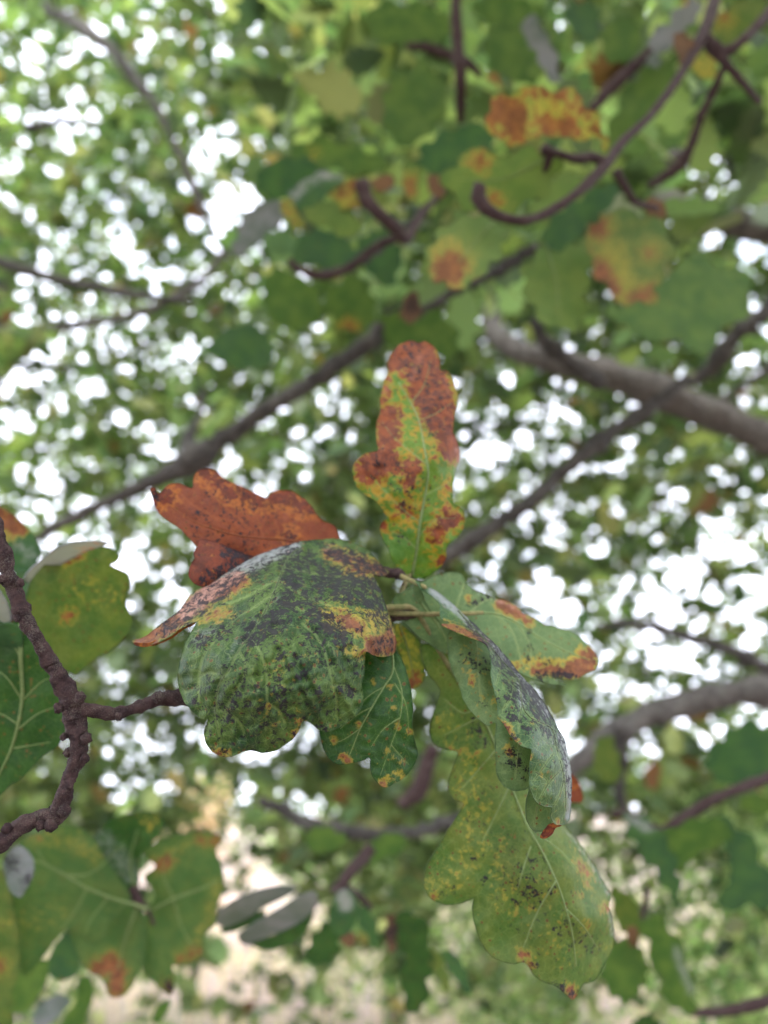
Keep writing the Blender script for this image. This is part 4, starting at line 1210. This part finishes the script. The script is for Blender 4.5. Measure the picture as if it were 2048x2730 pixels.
# petioles at the hub
pet = lambda pts, r, seed: twig(hero, TC, pts, [r, r * .9, r * .8][:len(pts)] if len(pts) <= 3 else np.linspace(r, r * .7, len(pts)), M['petiole'], 'petiole', n=24, seg=8, rough=.04, seed=seed)
pet([(120, 150, .325), (215, 160, .322), (270, 190, .318), (330, 215, .312), (380, 240, .305)], .0013, 1)
pet([(150, 380, .31), (260, 385, .312), (420, 388, .314), (620, 385, .316), (700, 380, .318)], .0012, 2)
pet([(300, 40, .335), (300, 140, .332), (265, 230, .326), (240, 290, .322)], .0014, 3)
pet([(160, 355, .308), (240, 350, .31), (330, 370, .314), (440, 560, .318), (520, 690, .318)], .0013, 4)
twig(hero, TC, [(120, 420, .318), (200, 395, .315), (280, 392, .315), (340, 385, .316)], [.0022, .0024, .0022, .0014], M['twig'], 'stem', n=30, seg=10, rough=.06, seed=77)
twig(hero, TC, [(60, 150, .33), (150, 155, .326), (230, 165, .322), (260, 185, .32)], [.0018, .002, .0024, .0014], M['twig'], 'stem', n=30, seg=10, rough=.06, seed=78)

# 1 the sooty green leaf, the subject
sooty = leaf(hero, TA,
     [(1240, 492), (1330, 515), (1400, 545), (1450, 600), (1490, 640), (1520, 680), (1500, 695), (1440, 690), (1460, 730), (1490, 800), (1515, 880), (1545, 960), (1565, 1040), (1565, 1090), (1545, 1130), (1490, 1142), (1440, 1130), (1402, 1112), (1392, 1160), (1390, 1230), (1376, 1310), (1385, 1370), (1370, 1430), (1330, 1480), (1270, 1520), (1200, 1552), (1150, 1546), (1110, 1518), (1080, 1498), (1048, 1496), (1032, 1540), (1000, 1590), (950, 1630), (900, 1660), (830, 1672), (770, 1658), (720, 1666), (650, 1693), (590, 1688), (550, 1660), (520, 1620), (510, 1560), (528, 1488), (490, 1480), (440, 1440), (400, 1390), (375, 1330), (362, 1260), (368, 1190), (385, 1120), (410, 1050), (440, 1000), (468, 952), (420, 965), (370, 992), (320, 1030), (260, 1060), (190, 1078), (130, 1073), (110, 1055), (150, 1045), (200, 1020), (260, 970), (330, 920), (380, 880), (410, 830), (460, 780), (530, 750), (620, 690), (700, 640), (790, 590), (880, 555), (960, 530), (1050, 506), (1150, 496)],
     [(1240, 492, .330), (1050, 506, .322), (880, 555, .316), (700, 640, .308), (530, 750, .300), (380, 880, .294), (112, 1055, .290), (260, 1060, .283), (1520, 680, .322), (1440, 690, .305), (1565, 1060, .290), (1450, 1000, .272), (1390, 1230, .266), (1370, 1430, .262), (1200, 1550, .258), (1045, 1498, .253), (830, 1672, .256), (590, 1688, .254), (512, 1560, .254), (400, 1390, .262), (362, 1260, .268), (440, 1000, .272),
      (640, 1250, .246), (700, 1450, .247), (900, 950, .262), (780, 800, .276), (900, 1250, .244), (900, 1500, .247), (1180, 1000, .260), (1200, 1300, .250), (1380, 820, .285), (930, 700, .287), (1150, 640, .306), (560, 900, .279), (1180, 820, .276), (480, 1200, .256)],
     M['upper'], 'large arched green leaf crusted with black sooty mould, with a salmon pink left lobe and red right lobe',
     mid=[(1030, 545), (985, 580), (950, 640), (925, 700), (900, 770), (860, 860), (800, 960), (760, 1030), (690, 1120), (650, 1210), (590, 1300), (570, 1450), (600, 1620)],
     veins=[[(760, 1030), (820, 1120), (850, 1230), (855, 1400), (845, 1590)], [(700, 1110), (740, 1200), (700, 1300), (640, 1400), (600, 1520)], [(560, 1060), (510, 1120), (480, 1240), (475, 1420)],
            [(1050, 960), (1140, 1040), (1185, 1150), (1220, 1300), (1240, 1400), (1238, 1520)], [(930, 700), (830, 760), (720, 820), (600, 860)], [(900, 780), (800, 860), (680, 930), (560, 1060)], [(960, 860), (1100, 900), (1250, 960), (1400, 1040)], [(950, 650), (1100, 680), (1260, 700), (1400, 760)], [(930, 730), (1050, 800), (1200, 860), (1350, 900)],
            [(600, 1440), (680, 1480), (720, 1540), (735, 1600)], [(480, 1300), (430, 1330), (395, 1340)], [(480, 1250), (540, 1230), (580, 1240)], [(855, 1400), (920, 1440), (960, 1520)], [(1220, 1300), (1290, 1310), (1350, 1350)]],
     brown=[([(700, 720), (560, 780), (460, 850), (330, 960), (150, 1058)], 48, .95), ([(1200, 570), (1330, 610), (1440, 650), (1500, 680)], 34, .9), ([(1300, 640), (1400, 680)], 20, .9), ([(1260, 930), (1350, 980)], 44, .8), ([(1450, 1080), (1530, 1070)], 58, 1.0), ([(1530, 1000)], 30, .8), ([(560, 1665), (620, 1680)], 14, .8), ([(1040, 1500), (1010, 1570)], 10, .7), ([(1370, 1120)], 18, .7), ([(640, 900), (520, 930)], 26, .6)],
     yellow=[([(1230, 930), (1350, 960), (1480, 960)], 80, .9), ([(1250, 830), (1330, 870)], 50, .6), ([(1300, 1100), (1400, 1130)], 36, .9), ([(760, 720)], 34, .8), ([(560, 900), (480, 940)], 30, .8), ([(1290, 660), (1400, 700)], 30, .8), ([(1440, 750)], 30, .6), ([(940, 1200), (860, 1500)], 80, .34), ([(1100, 1080)], 80, .3), ([(1030, 1450)], 50, .45), ([(1100, 830), (1130, 1010)], 40, .4), ([(366, 1260)], 10, .8)],
     soot=[([(900, 700), (1100, 900), (1000, 1300), (700, 1500)], 330, .27), ([(1180, 560), (1300, 590), (1500, 670)], 46, .95), ([(980, 570), (1000, 780), (900, 950), (780, 1020)], 80, .80), ([(700, 700), (560, 800), (300, 980)], 60, .68), ([(1000, 780), (1120, 900), (1270, 1040)], 60, .82), ([(1200, 720), (1380, 760), (1480, 860)], 110, .82), ([(1060, 600), (1130, 760)], 60, .7), ([(1000, 850), (900, 1000)], 50, .7), ([(1420, 850), (1520, 960)], 50, .80), ([(1270, 1060)], 36, .95), ([(660, 980), (480, 1060)], 50, .66), ([(900, 1250), (940, 1380)], 36, .80), ([(1020, 1270)], 26, .85), ([(1130, 1340)], 36, .75), ([(940, 1430)], 22, .85), ([(815, 1440)], 26, .85), ([(930, 1140)], 40, .65), ([(760, 1120), (720, 1300), (620, 1500)], 30, .60), ([(1250, 1310), (1310, 1330)], 36, .7), ([(1150, 1100)], 36, .7), ([(700, 1620), (600, 1670)], 40, .5), ([(850, 620), (760, 680)], 50, .62), ([(1500, 1080)], 60, .6), ([(1100, 1100), (800, 1400)], 150, .36), ([(1330, 1180)], 60, .4), ([(1220, 1440)], 60, .4)],
     pale=[([(1000, 520), (860, 580), (700, 660), (560, 760), (400, 900)], 52, .75), ([(930, 800), (800, 940), (660, 1100), (600, 1280), (560, 1450)], 34, .36), ([(560, 990), (460, 1040)], 36, .5), ([(1190, 545)], 20, .7)],  # silvery sheen painted along the ridge and midrib
     step=5.0, soft=13, quilt=.0024, wave=.0011, wave_s=100, rim=.00022, mid_r=.00042, vein_r=.00015, seed=201, jag=1.0)

# 2 the brown leaf behind
leaf(hero, TA, [(210, 215), (232, 210), (242, 232), (262, 240), (300, 200), (340, 185), (385, 190), (420, 210), (445, 205), (450, 150), (475, 115), (520, 103), (570, 115), (600, 145), (650, 175), (720, 205), (780, 235), (850, 265), (880, 235), (930, 222), (990, 230), (1050, 265), (1100, 310), (1130, 360), (1170, 395), (1225, 420), (1245, 460), (1245, 520), (1100, 600), (900, 660), (700, 690), (600, 640), (520, 560), (465, 528), (420, 480), (370, 430), (310, 390), (260, 350), (235, 310), (222, 260)],
     [(210, 215, .318), (300, 260, .322), (520, 103, .338), (465, 528, .316), (900, 222, .350), (1245, 460, .348), (700, 400, .326), (500, 300, .323), (1000, 500, .334), (700, 690, .326), (260, 350, .318)],
     M['dead'], 'rust brown dead leaf lobed like a hand behind the mould spotted leaf',
     mid=[(1180, 560), (1000, 500), (820, 487), (640, 460), (460, 400), (300, 300)], veins=[[(820, 487), (700, 380), (560, 260), (500, 150)], [(960, 500), (900, 400), (920, 260)], [(700, 470), (620, 400), (440, 300), (360, 220)], [(840, 490), (800, 380), (740, 260)], [(640, 460), (520, 470), (430, 470)]],
     brown=[([(230, 240), (300, 260)], 50), ([(500, 110), (640, 220), (800, 280), (960, 260), (1080, 320)], 50, .9), ([(980, 480)], 40)], yellow=[([(880, 530)], 60, .3)], soot=[([(240, 250)], 24, .8), ([(980, 480), (1000, 500)], 30, .7), ([(1100, 330)], 24, .6), ([(510, 230)], 20, .7), ([(700, 400)], 300, .25)],
     step=6, soft=18, quilt=.0008, wave=.0010, seed=202)
leaf(hero, TA, [(450, 575), (470, 530), (488, 494), (560, 505), (650, 540), (720, 572), (800, 600), (800, 680), (700, 740), (600, 770), (540, 765), (500, 755), (450, 735), (422, 690), (432, 640), (455, 600)],
     [(450, 575, .305), (488, 494, .312), (800, 600, .320), (500, 755, .300), (700, 740, .312), (600, 620, .304)],
     M['dead'], 'dark red curled leaf flap blotched with black, tucked under the brown leaf', brown=[([(500, 600), (650, 660)], 200, .9)], soot=[([(640, 570), (760, 600)], 40, .95), ([(560, 690), (680, 640)], 36, .9), ([(500, 720), (560, 740)], 24, .95), ([(452, 575)], 14, 1)],
     step=6, soft=12, quilt=.0006, seed=203)
# orange underside of the curled left lobe
leaf(hero, TA, [(120, 1066), (190, 1068), (260, 1046), (320, 1012), (370, 975), (430, 952), (466, 950), (440, 968), (390, 992), (340, 1030), (280, 1062), (200, 1084), (140, 1080)], (.2805, -.02, .02), M['dead'], 'thin orange rim of the curled left lobe', yellow=[([(200, 1060), (400, 980)], 60, .9)], step=5, quilt=0, wave=0, seed=204)

# 3 the upright autumn leaf
leaf(hero, TB, [(545, 1892), (480, 1870), (430, 1830), (395, 1760), (375, 1690), (345, 1640), (320, 1580), (315, 1530), (340, 1490), (372, 1468), (340, 1420), (300, 1360), (230, 1310), (160, 1260), (125, 1190), (112, 1110), (135, 1050), (180, 1010), (240, 985), (298, 975), (290, 900), (285, 830), (295, 750), (318, 690), (318, 600), (330, 520), (355, 430), (375, 380), (372, 320), (400, 260), (450, 200), (510, 168), (560, 163), (600, 178), (650, 168), (700, 200), (730, 240), (750, 300), (757, 380), (800, 383), (835, 420), (860, 490), (885, 570), (880, 640), (862, 700), (855, 780), (848, 830), (875, 890), (898, 970), (895, 1050), (870, 1130), (852, 1210), (845, 1300), (852, 1365), (890, 1380), (920, 1420), (935, 1480), (925, 1550), (890, 1600), (840, 1640), (800, 1690), (802, 1740), (780, 1800), (740, 1850), (680, 1890), (620, 1915), (570, 1910)],
     [(545, 1890, .330), (650, 1300, .326), (600, 800, .338), (500, 170, .368), (740, 250, .372), (120, 1120, .320), (320, 1580, .322), (930, 1480, .328), (890, 1000, .350), (830, 1000, .332), (880, 600, .352), (320, 600, .345), (470, 450, .352), (780, 1800, .332), (400, 1750, .322)],
     M['autumn'], 'upright leaf turned red at the tip, orange and yellow in patches, green at the base',
     mid=[(548, 1890), (580, 1720), (610, 1500), (645, 1300), (668, 1130), (640, 950), (600, 750), (530, 600), (450, 470)],
     veins=[[(610, 1500), (500, 1420), (380, 1300), (240, 1150)], [(645, 1300), (760, 1240), (840, 1200)], [(585, 1700), (500, 1620), (390, 1560)], [(600, 1600), (720, 1480), (870, 1470)], [(660, 1080), (540, 980), (420, 880), (330, 760)], [(600, 750), (720, 700), (840, 620)], [(545, 620), (640, 480), (690, 300)]],
     brown=[([(540, 340), (530, 420)], 50), ([(640, 640), (720, 780)], 70), ([(450, 300), (620, 230), (700, 400), (760, 600), (800, 800), (860, 950)], 105), ([(600, 450), (640, 600)], 90), ([(380, 720), (370, 900)], 95), ([(370, 450), (340, 600)], 26), ([(230, 1110), (340, 1040)], 110), ([(440, 1100), (560, 1080), (520, 1200)], 56, .9), ([(450, 1400), (540, 1420)], 44, .75), ([(860, 1480), (780, 1500), (720, 1600)], 60), ([(800, 1400)], 40, .9), ([(760, 1780)], 40), ([(345, 1530)], 30), ([(820, 1250)], 30, .7), ([(520, 1300)], 50, .62), ([(740, 1010)], 30, .6)],
     yellow=[([(430, 500), (480, 640), (560, 760)], 60, .62), ([(380, 960), (520, 1000), (720, 1000)], 60, .85), ([(300, 1250), (420, 1440), (560, 1500)], 100, .8), ([(600, 1080), (600, 1400)], 50, .7), ([(800, 1200), (780, 1500), (700, 1700)], 60, .9), ([(400, 1580)], 50, .7), ([(560, 820), (700, 880)], 60, .8), ([(620, 1850), (500, 1780)], 60, .4)],
     soot=[([(560, 250), (700, 500), (740, 760)], 120, .34), ([(300, 1050), (520, 1250)], 120, .34), ([(650, 440)], 46, .62), ([(540, 1120), (590, 1110)], 20, .8), ([(500, 1340), (480, 1410), (540, 1400)], 22, .7), ([(455, 1620)], 20, .8), ([(640, 1390)], 22, .7), ([(665, 1200), (680, 1280)], 26, .55), ([(270, 1140)], 24, .6), ([(800, 395)], 20, .8)],
     pale=[([(620, 260), (560, 420)], 50, .42), ([(340, 560), (380, 430)], 26, .5), ([(780, 450), (840, 600)], 30, .4), ([(890, 960), (896, 1050), (866, 1150)], 8, 1.0)],
     step=6, soft=24, quilt=.0012, wave=.0018, wave_s=150, rim=.00025, mid_r=.0008, vein_r=.00025, seed=205)

# 4 dark green leaf hanging behind, right of the sooty one
leaf(hero, TA, [(1480, 1040), (1563, 1105), (1608, 1179), (1643, 1299), (1658, 1419), (1657, 1549), (1684, 1659), (1680, 1709), (1648, 1769), (1598, 1819), (1558, 1839), (1513, 1864), (1478, 1849), (1443, 1809), (1426, 1749), (1421, 1702), (1380, 1715), (1320, 1728), (1250, 1737), (1200, 1705), (1170, 1650), (1152, 1590), (1148, 1530), (1200, 1400), (1300, 1250), (1380, 1080)],
     [(1480, 1040, .292), (1563, 1105, .290), (1658, 1419, .282), (1684, 1680, .284), (1513, 1860, .274), (1421, 1702, .272), (1250, 1737, .272), (1150, 1550, .276), (1300, 1250, .284), (1450, 1450, .274)],
     M['dark'], 'glossy deep green leaf with small tan spots hanging behind the mould spotted leaf',
     mid=[(1535, 1080), (1552, 1160), (1545, 1240), (1500, 1310), (1430, 1430), (1370, 1540), (1330, 1640), (1305, 1700)],
     veins=[[(1552, 1190), (1600, 1330), (1590, 1480), (1540, 1630), (1480, 1800)], [(1500, 1310), (1430, 1350), (1350, 1420)], [(1440, 1420), (1360, 1460), (1260, 1540)], [(1560, 1290), (1620, 1400), (1640, 1560)], [(1370, 1540), (1280, 1600), (1200, 1630)], [(1590, 1480), (1500, 1540), (1430, 1640)], [(1540, 1630), (1600, 1700), (1640, 1740)]],
     brown=[([(1285, 1690), (1300, 1715)], 18, .9), ([(1440, 1280), (1442, 1282)], 10, .8), ([(1535, 1305)], 10, .8), ([(1548, 1425)], 10, .8), ([(1360, 1525)], 12, .8), ([(1220, 1605)], 14, .7), ([(1575, 1530)], 10, .7), ([(1520, 1655)], 10, .7), ([(1500, 1845)], 20, .9), ([(1640, 1560)], 12, .7)],
     yellow=[([(1500, 1840), (1580, 1800)], 44, .7), ([(1290, 1700)], 34, .6), ([(1520, 1660), (1580, 1700)], 36, .4)],
     step=6, soft=7, quilt=.0010, wave=.0008, seed=206, vein_r=.0003)

# 5 leaf reaching right
leaf(hero, TC, [(350, 230), (375, 205), (440, 175), (520, 158), (580, 165), (600, 200), (640, 245), (700, 275), (770, 305), (840, 320), (900, 355), (915, 385), (960, 400), (1030, 440), (1100, 462), (1170, 480), (1230, 510), (1270, 550), (1310, 590), (1336, 640), (1322, 690), (1270, 715), (1222, 745), (1160, 750), (1112, 738), (1098, 745), (1120, 765), (1165, 780), (1100, 776), (1040, 765), (980, 745), (920, 722), (870, 690), (760, 640), (620, 560), (480, 470), (380, 380)],
     [(350, 230, .322), (520, 158, .330), (620, 385, .322), (915, 385, .336), (1336, 640, .330), (1100, 600, .326), (920, 722, .318), (760, 560, .318), (1222, 745, .322), (480, 470, .320)],
     M['under'], 'pale green leaf pointing right with an orange brown tip and burnt lower edge',
     mid=[(420, 388), (620, 385), (760, 385), (880, 430), (1000, 510), (1150, 590), (1280, 640)], veins=[[(620, 385), (700, 320), (760, 295)], [(540, 388), (570, 300), (600, 210)], [(760, 385), (860, 480), (900, 600), (930, 700)], [(880, 430), (960, 560), (960, 700)]],
     brown=[([(800, 335), (890, 385)], 30, 1.0), ([(1280, 620), (1270, 680), (1180, 700)], 50, .95), ([(1000, 690), (1120, 700)], 34, .85), ([(890, 680)], 20, .8), ([(620, 310)], 16, .7), ([(920, 400), (960, 430)], 22, .8)],
     yellow=[([(1240, 590), (1180, 660), (960, 660), (880, 680)], 40, .95), ([(700, 285), (860, 320)], 14, .6)],
     soot=[([(1000, 730), (1100, 720), (1200, 730)], 26, .8), ([(620, 330), (760, 295)], 12, .75), ([(950, 470), (960, 640)], 12, .6), ([(590, 230)], 12, .7), ([(660, 260), (720, 290)], 10, .7), ([(1060, 660)], 18, .6)],
     pale=[([(620, 210), (680, 270), (900, 360), (960, 410)], 16, .6)],
     step=6, soft=9, quilt=.0005, wave=.0012, seed=207, vein_r=.0003)

# 6 big hanging leaf at the bottom
leaf(hero, TD, [(256, -373), (261, -293), (296, -213), (346, -153), (361, -113), (336, -33), (311, 47), (306, 127), (336, 177), (396, 202), (458, 217), (446, 267), (411, 357), (404, 417), (436, 477), (492, 500), (470, 550), (430, 610), (370, 710), (320, 790), (285, 860), (270, 940), (290, 1000), (330, 1040), (400, 1062), (470, 1055), (520, 1035), (547, 1028), (540, 1090), (555, 1180), (590, 1270), (640, 1340), (710, 1375), (770, 1387), (820, 1378), (850, 1400), (880, 1450), (930, 1485), (990, 1505), (1030, 1530), (1070, 1570), (1095, 1582), (1122, 1550), (1150, 1498), (1180, 1492), (1220, 1470), (1260, 1400), (1300, 1330), (1322, 1250), (1312, 1150), (1290, 1070), (1298, 1000), (1250, 920), (1215, 850), (1170, 780), (1110, 700), (1045, 620), (950, 500), (820, 300), (700, 100), (600, -60), (480, -250), (380, -370)],
     [(256, -373, .322), (380, -370, .322), (311, 47, .318), (411, 400, .314), (270, 940, .306), (590, 1270, .304), (1095, 1582, .306), (1322, 1250, .330), (1215, 850, .332), (1045, 620, .328), (700, 100, .324), (700, 700, .308), (900, 1100, .302), (1230, 1150, .310), (1130, 850, .314), (960, 640, .316)],
     M['lime'], 'largest hanging leaf, mottled yellow and green with a pointed dark tip',
     mid=[(380, -300), (480, -150), (560, -30), (620, 80), (670, 200), (760, 430), (850, 640), (930, 780), (1010, 950), (1060, 1100), (1090, 1220), (1110, 1400)],
     veins=[[(745, 400), (660, 580), (590, 720)], [(860, 740), (830, 830), (790, 970)], [(920, 690), (1030, 770), (1140, 900)], [(670, 200), (560, 330), (470, 430)], [(590, 20), (470, 80), (370, 130)], [(1000, 930), (900, 1100), (820, 1300)], [(1050, 1080), (1150, 1180), (1240, 1320)], [(560, -20), (480, 0), (380, -80)]],
     brown=[([(1130, 830), (1180, 900)], 15, .9), ([(1180, 940)], 14, .9), ([(1170, 1180)], 18, .75), ([(1275, 1080)], 22, .9), ([(820, 1330), (850, 1380)], 26, .8), ([(1070, 1530), (1090, 1570)], 28, .9), ([(330, 1020)], 14, .7), ([(1140, 1000)], 16, .6), ([(700, 690)], 10, .5), ([(440, 210), (570, 225)], 8, .6)],
     yellow=[([(480, 300), (560, 520), (560, 760), (440, 880), (350, 950)], 100, .50), ([(700, 800), (720, 1050)], 90, .45), ([(400, 60), (480, 150)], 90, .42), ([(900, 1000), (1000, 1300)], 130, .32), ([(1280, 1300)], 30, .5), ([(820, 1320)], 60, .6), ([(1100, 750), (1180, 1000)], 36, .6)],
     soot=[([(450, 200), (700, 600), (900, 1000), (1100, 1300)], 260, .10), ([(350, 1020), (420, 980)], 14, .75), ([(720, 960)], 24, .55), ([(600, 930)], 24, .5), ([(1000, 1500), (1090, 1560)], 24, .75), ([(870, 1410)], 16, .7), ([(860, 940)], 160, .30), ([(540, 60), (600, 160)], 40, .42), ([(1040, 1200), (1200, 1300)], 60, .38), ([(560, 800)], 20, .5)],
     pale=[([(1050, 640), (1130, 740), (1200, 840), (1250, 930), (1290, 1000)], 18, .6), ([(1300, 1100), (1320, 1230)], 16, .8)],  # shine of the folded right edge, painted as a grey strip
     step=6.5, soft=13, quilt=.0005, wave=.0014, wave_s=150, rim=.0003, mid_r=.0009, vein_r=.0004, seed=208)

# 7 small leaves around the hub
leaf(hero, TC, [(210, 300), (250, 268), (320, 243), (360, 290), (420, 380), (470, 440), (530, 480), (540, 600), (520, 613), (460, 590), (400, 550), (330, 500), (270, 430), (262, 400), (225, 370), (205, 335)],
     (.3165, .02, -.02), M['under'], 'pale green rounded leaf at the centre of the cluster', mid=[(330, 250), (360, 330), (440, 430), (520, 560)], seed=209, step=6, quilt=.0004)
leaf(hero, TC, [(220, 440), (290, 480), (350, 540), (372, 640), (380, 740), (340, 790), (308, 803), (290, 780), (270, 700), (235, 600), (215, 520)],
     (.335, .02, -.02), M['lime'], 'small yellowing leaf with an orange tip below the centre of the cluster', brown=[([(335, 730), (310, 780)], 30, 1.0), ([(250, 500)], 20, .8)], yellow=[([(240, 480), (330, 700)], 60, .8)], seed=210, step=6, quilt=.0004, mid=[(240, 450), (290, 600), (320, 760)])
leaf(hero, TC, [(320, 240), (340, 225), (375, 300), (350, 330), (325, 300)], (.313, 0, 0), M['under'], seed=211, step=5, quilt=0)
# 8 twisted sooty leaf
tw8 = leaf(hero, TC, [(330, 205), (400, 240), (480, 290), (550, 350), (610, 410), (660, 450), (720, 510), (790, 580), (850, 650), (910, 730), (970, 790), (1030, 870), (1080, 950), (1120, 1030), (1150, 1085), (1165, 1160), (1185, 1240), (1190, 1330), (1186, 1420), (1182, 1500), (1165, 1540), (1120, 1554), (1092, 1545), (1074, 1500), (1080, 1455), (1040, 1450), (1000, 1430), (975, 1390), (960, 1340), (958, 1260), (966, 1180), (968, 1137), (920, 1120), (880, 1085), (850, 1050), (815, 990), (785, 950), (780, 880), (760, 800), (745, 720), (745, 650), (728, 572), (700, 545), (640, 520), (560, 490), (505, 465), (474, 447), (520, 440), (470, 415), (463, 370), (460, 330), (420, 290), (360, 250)],
     [(330, 205, .308), (550, 350, .308), (470, 400, .296), (700, 490, .304), (850, 650, .298), (970, 790, .292), (1080, 950, .286), (1165, 1160, .280), (1190, 1330, .276), (1175, 1500, .272), (1085, 1500, .262), (960, 1300, .252), (968, 1137, .253), (850, 1050, .256), (780, 900, .262), (745, 700, .270), (700, 545, .280), (505, 465, .290), (880, 830, .266), (1050, 1200, .256), (1100, 1400, .258), (1120, 1200, .262), (1000, 1000, .262)],
     M['twist'], 'twisted hanging leaf with a charcoal grey mould ridge and bright green lower end',
     mid=[(560, 370), (700, 520), (800, 640), (900, 760), (915, 880), (960, 960), (1080, 1020), (1110, 1140), (1150, 1300), (1160, 1480)],
     veins=[[(915, 900), (900, 1000), (900, 1050)], [(1090, 1160), (1040, 1230), (975, 1320)], [(1130, 1250), (1060, 1330), (1010, 1420)], [(800, 640), (790, 720), (770, 790)], [(880, 740), (850, 860), (800, 930)], [(1150, 1300), (1120, 1400), (1090, 1450)], [(990, 1260), (1050, 1300), (1060, 1330)]],
     brown=[([(490, 448), (560, 470), (640, 505), (710, 540)], 16, 1.0), ([(815, 995), (860, 1055), (880, 1085)], 9, 1.0), ([(1110, 1540)], 10, .8), ([(966, 1180)], 6, .7)],
     yellow=[([(820, 980), (870, 1060)], 20, .9), ([(970, 990)], 24, .6), ([(1015, 1275), (1050, 1310)], 14, .6), ([(800, 800)], 20, .3), ([(1075, 1480), (1090, 1540)], 16, .7)],
     soot=[([(640, 440), (780, 590), (900, 740), (1000, 860), (1060, 950)], 42, .92), ([(780, 620), (850, 720), (900, 860)], 46, .72), ([(960, 900), (1040, 1000), (1130, 1100)], 44, .66), ([(870, 930), (960, 1020)], 40, .55), ([(800, 850)], 40, .5), ([(1100, 1040), (1150, 1180), (1180, 1400)], 20, .62), ([(780, 980), (880, 1080)], 12, .8), ([(1060, 1200)], 40, .42), ([(540, 460), (640, 500)], 14, .5)],
     pale=[([(420, 260), (560, 370), (700, 500), (860, 680), (960, 800), (1060, 940)], 26, .75), ([(900, 760), (920, 900)], 20, .7), ([(1130, 1060), (1175, 1220), (1185, 1400), (1178, 1510)], 24, .75), ([(1050, 1020), (1090, 1100)], 16, .5)],
     step=4.5, soft=9, quilt=.0009, wave=.0006, wave_s=90, seed=212, mid_r=.0004, vein_r=.00022)
leaf(hero, TC, [(515, 488), (512, 610), (528, 690), (560, 760), (600, 870), (640, 930), (690, 980), (730, 1003), (772, 990), (768, 1090), (773, 1180), (778, 1270), (810, 1330), (860, 1360), (920, 1362), (956, 1350), (940, 1430), (938, 1500), (960, 1560), (1000, 1590), (1060, 1575), (1085, 1500), (1110, 1300), (1000, 1050), (900, 850), (800, 700), (750, 600), (660, 515)],
     [(515, 488, .304), (560, 760, .292), (730, 1003, .276), (778, 1200, .272), (860, 1360, .270), (1000, 1590, .272), (1085, 1500, .276), (900, 850, .292), (750, 600, .300), (660, 700, .286), (860, 1150, .268)],
     M['under'], 'pale matte underside half of the twisted leaf', mid=None,
     veins=[[(662, 540), (675, 700), (690, 850), (700, 900)], [(900, 1090), (890, 1180), (880, 1300)], [(1000, 1450), (990, 1520), (985, 1570)]],
     brown=[([(640, 720), (645, 770)], 12, .75), ([(850, 1150)], 16, .6)], yellow=[([(620, 600), (760, 900)], 90, .30), ([(830, 1120)], 30, .6)],
     soot=[([(620, 640), (700, 680)], 50, .45), ([(850, 1170), (930, 1250)], 50, .46), ([(720, 880)], 40, .35)], step=6, soft=10, quilt=.0006, wave=.0008, seed=213, vein_r=.0003)
leaf(hero, TC, [(1095, 1545), (1065, 1555), (1040, 1585), (1018, 1622), (1050, 1625), (1085, 1600), (1100, 1570), (1135, 1556)], (.268, 0, 0), M['dead'], 'tiny brown shrivelled tip of the twisted leaf', brown=[([(1060, 1590)], 40)], step=4, quilt=0, seed=214)
leaf(hero, TC, [(1150, 1280), (1190, 1275), (1230, 1320), (1252, 1390), (1242, 1426), (1190, 1426), (1150, 1420)], (.40, 0, 0), M['dead'], 'small rust coloured leaf tip peeping out behind the twisted leaf', brown=[([(1200, 1350)], 30, .4)], step=6, quilt=0, seed=215)
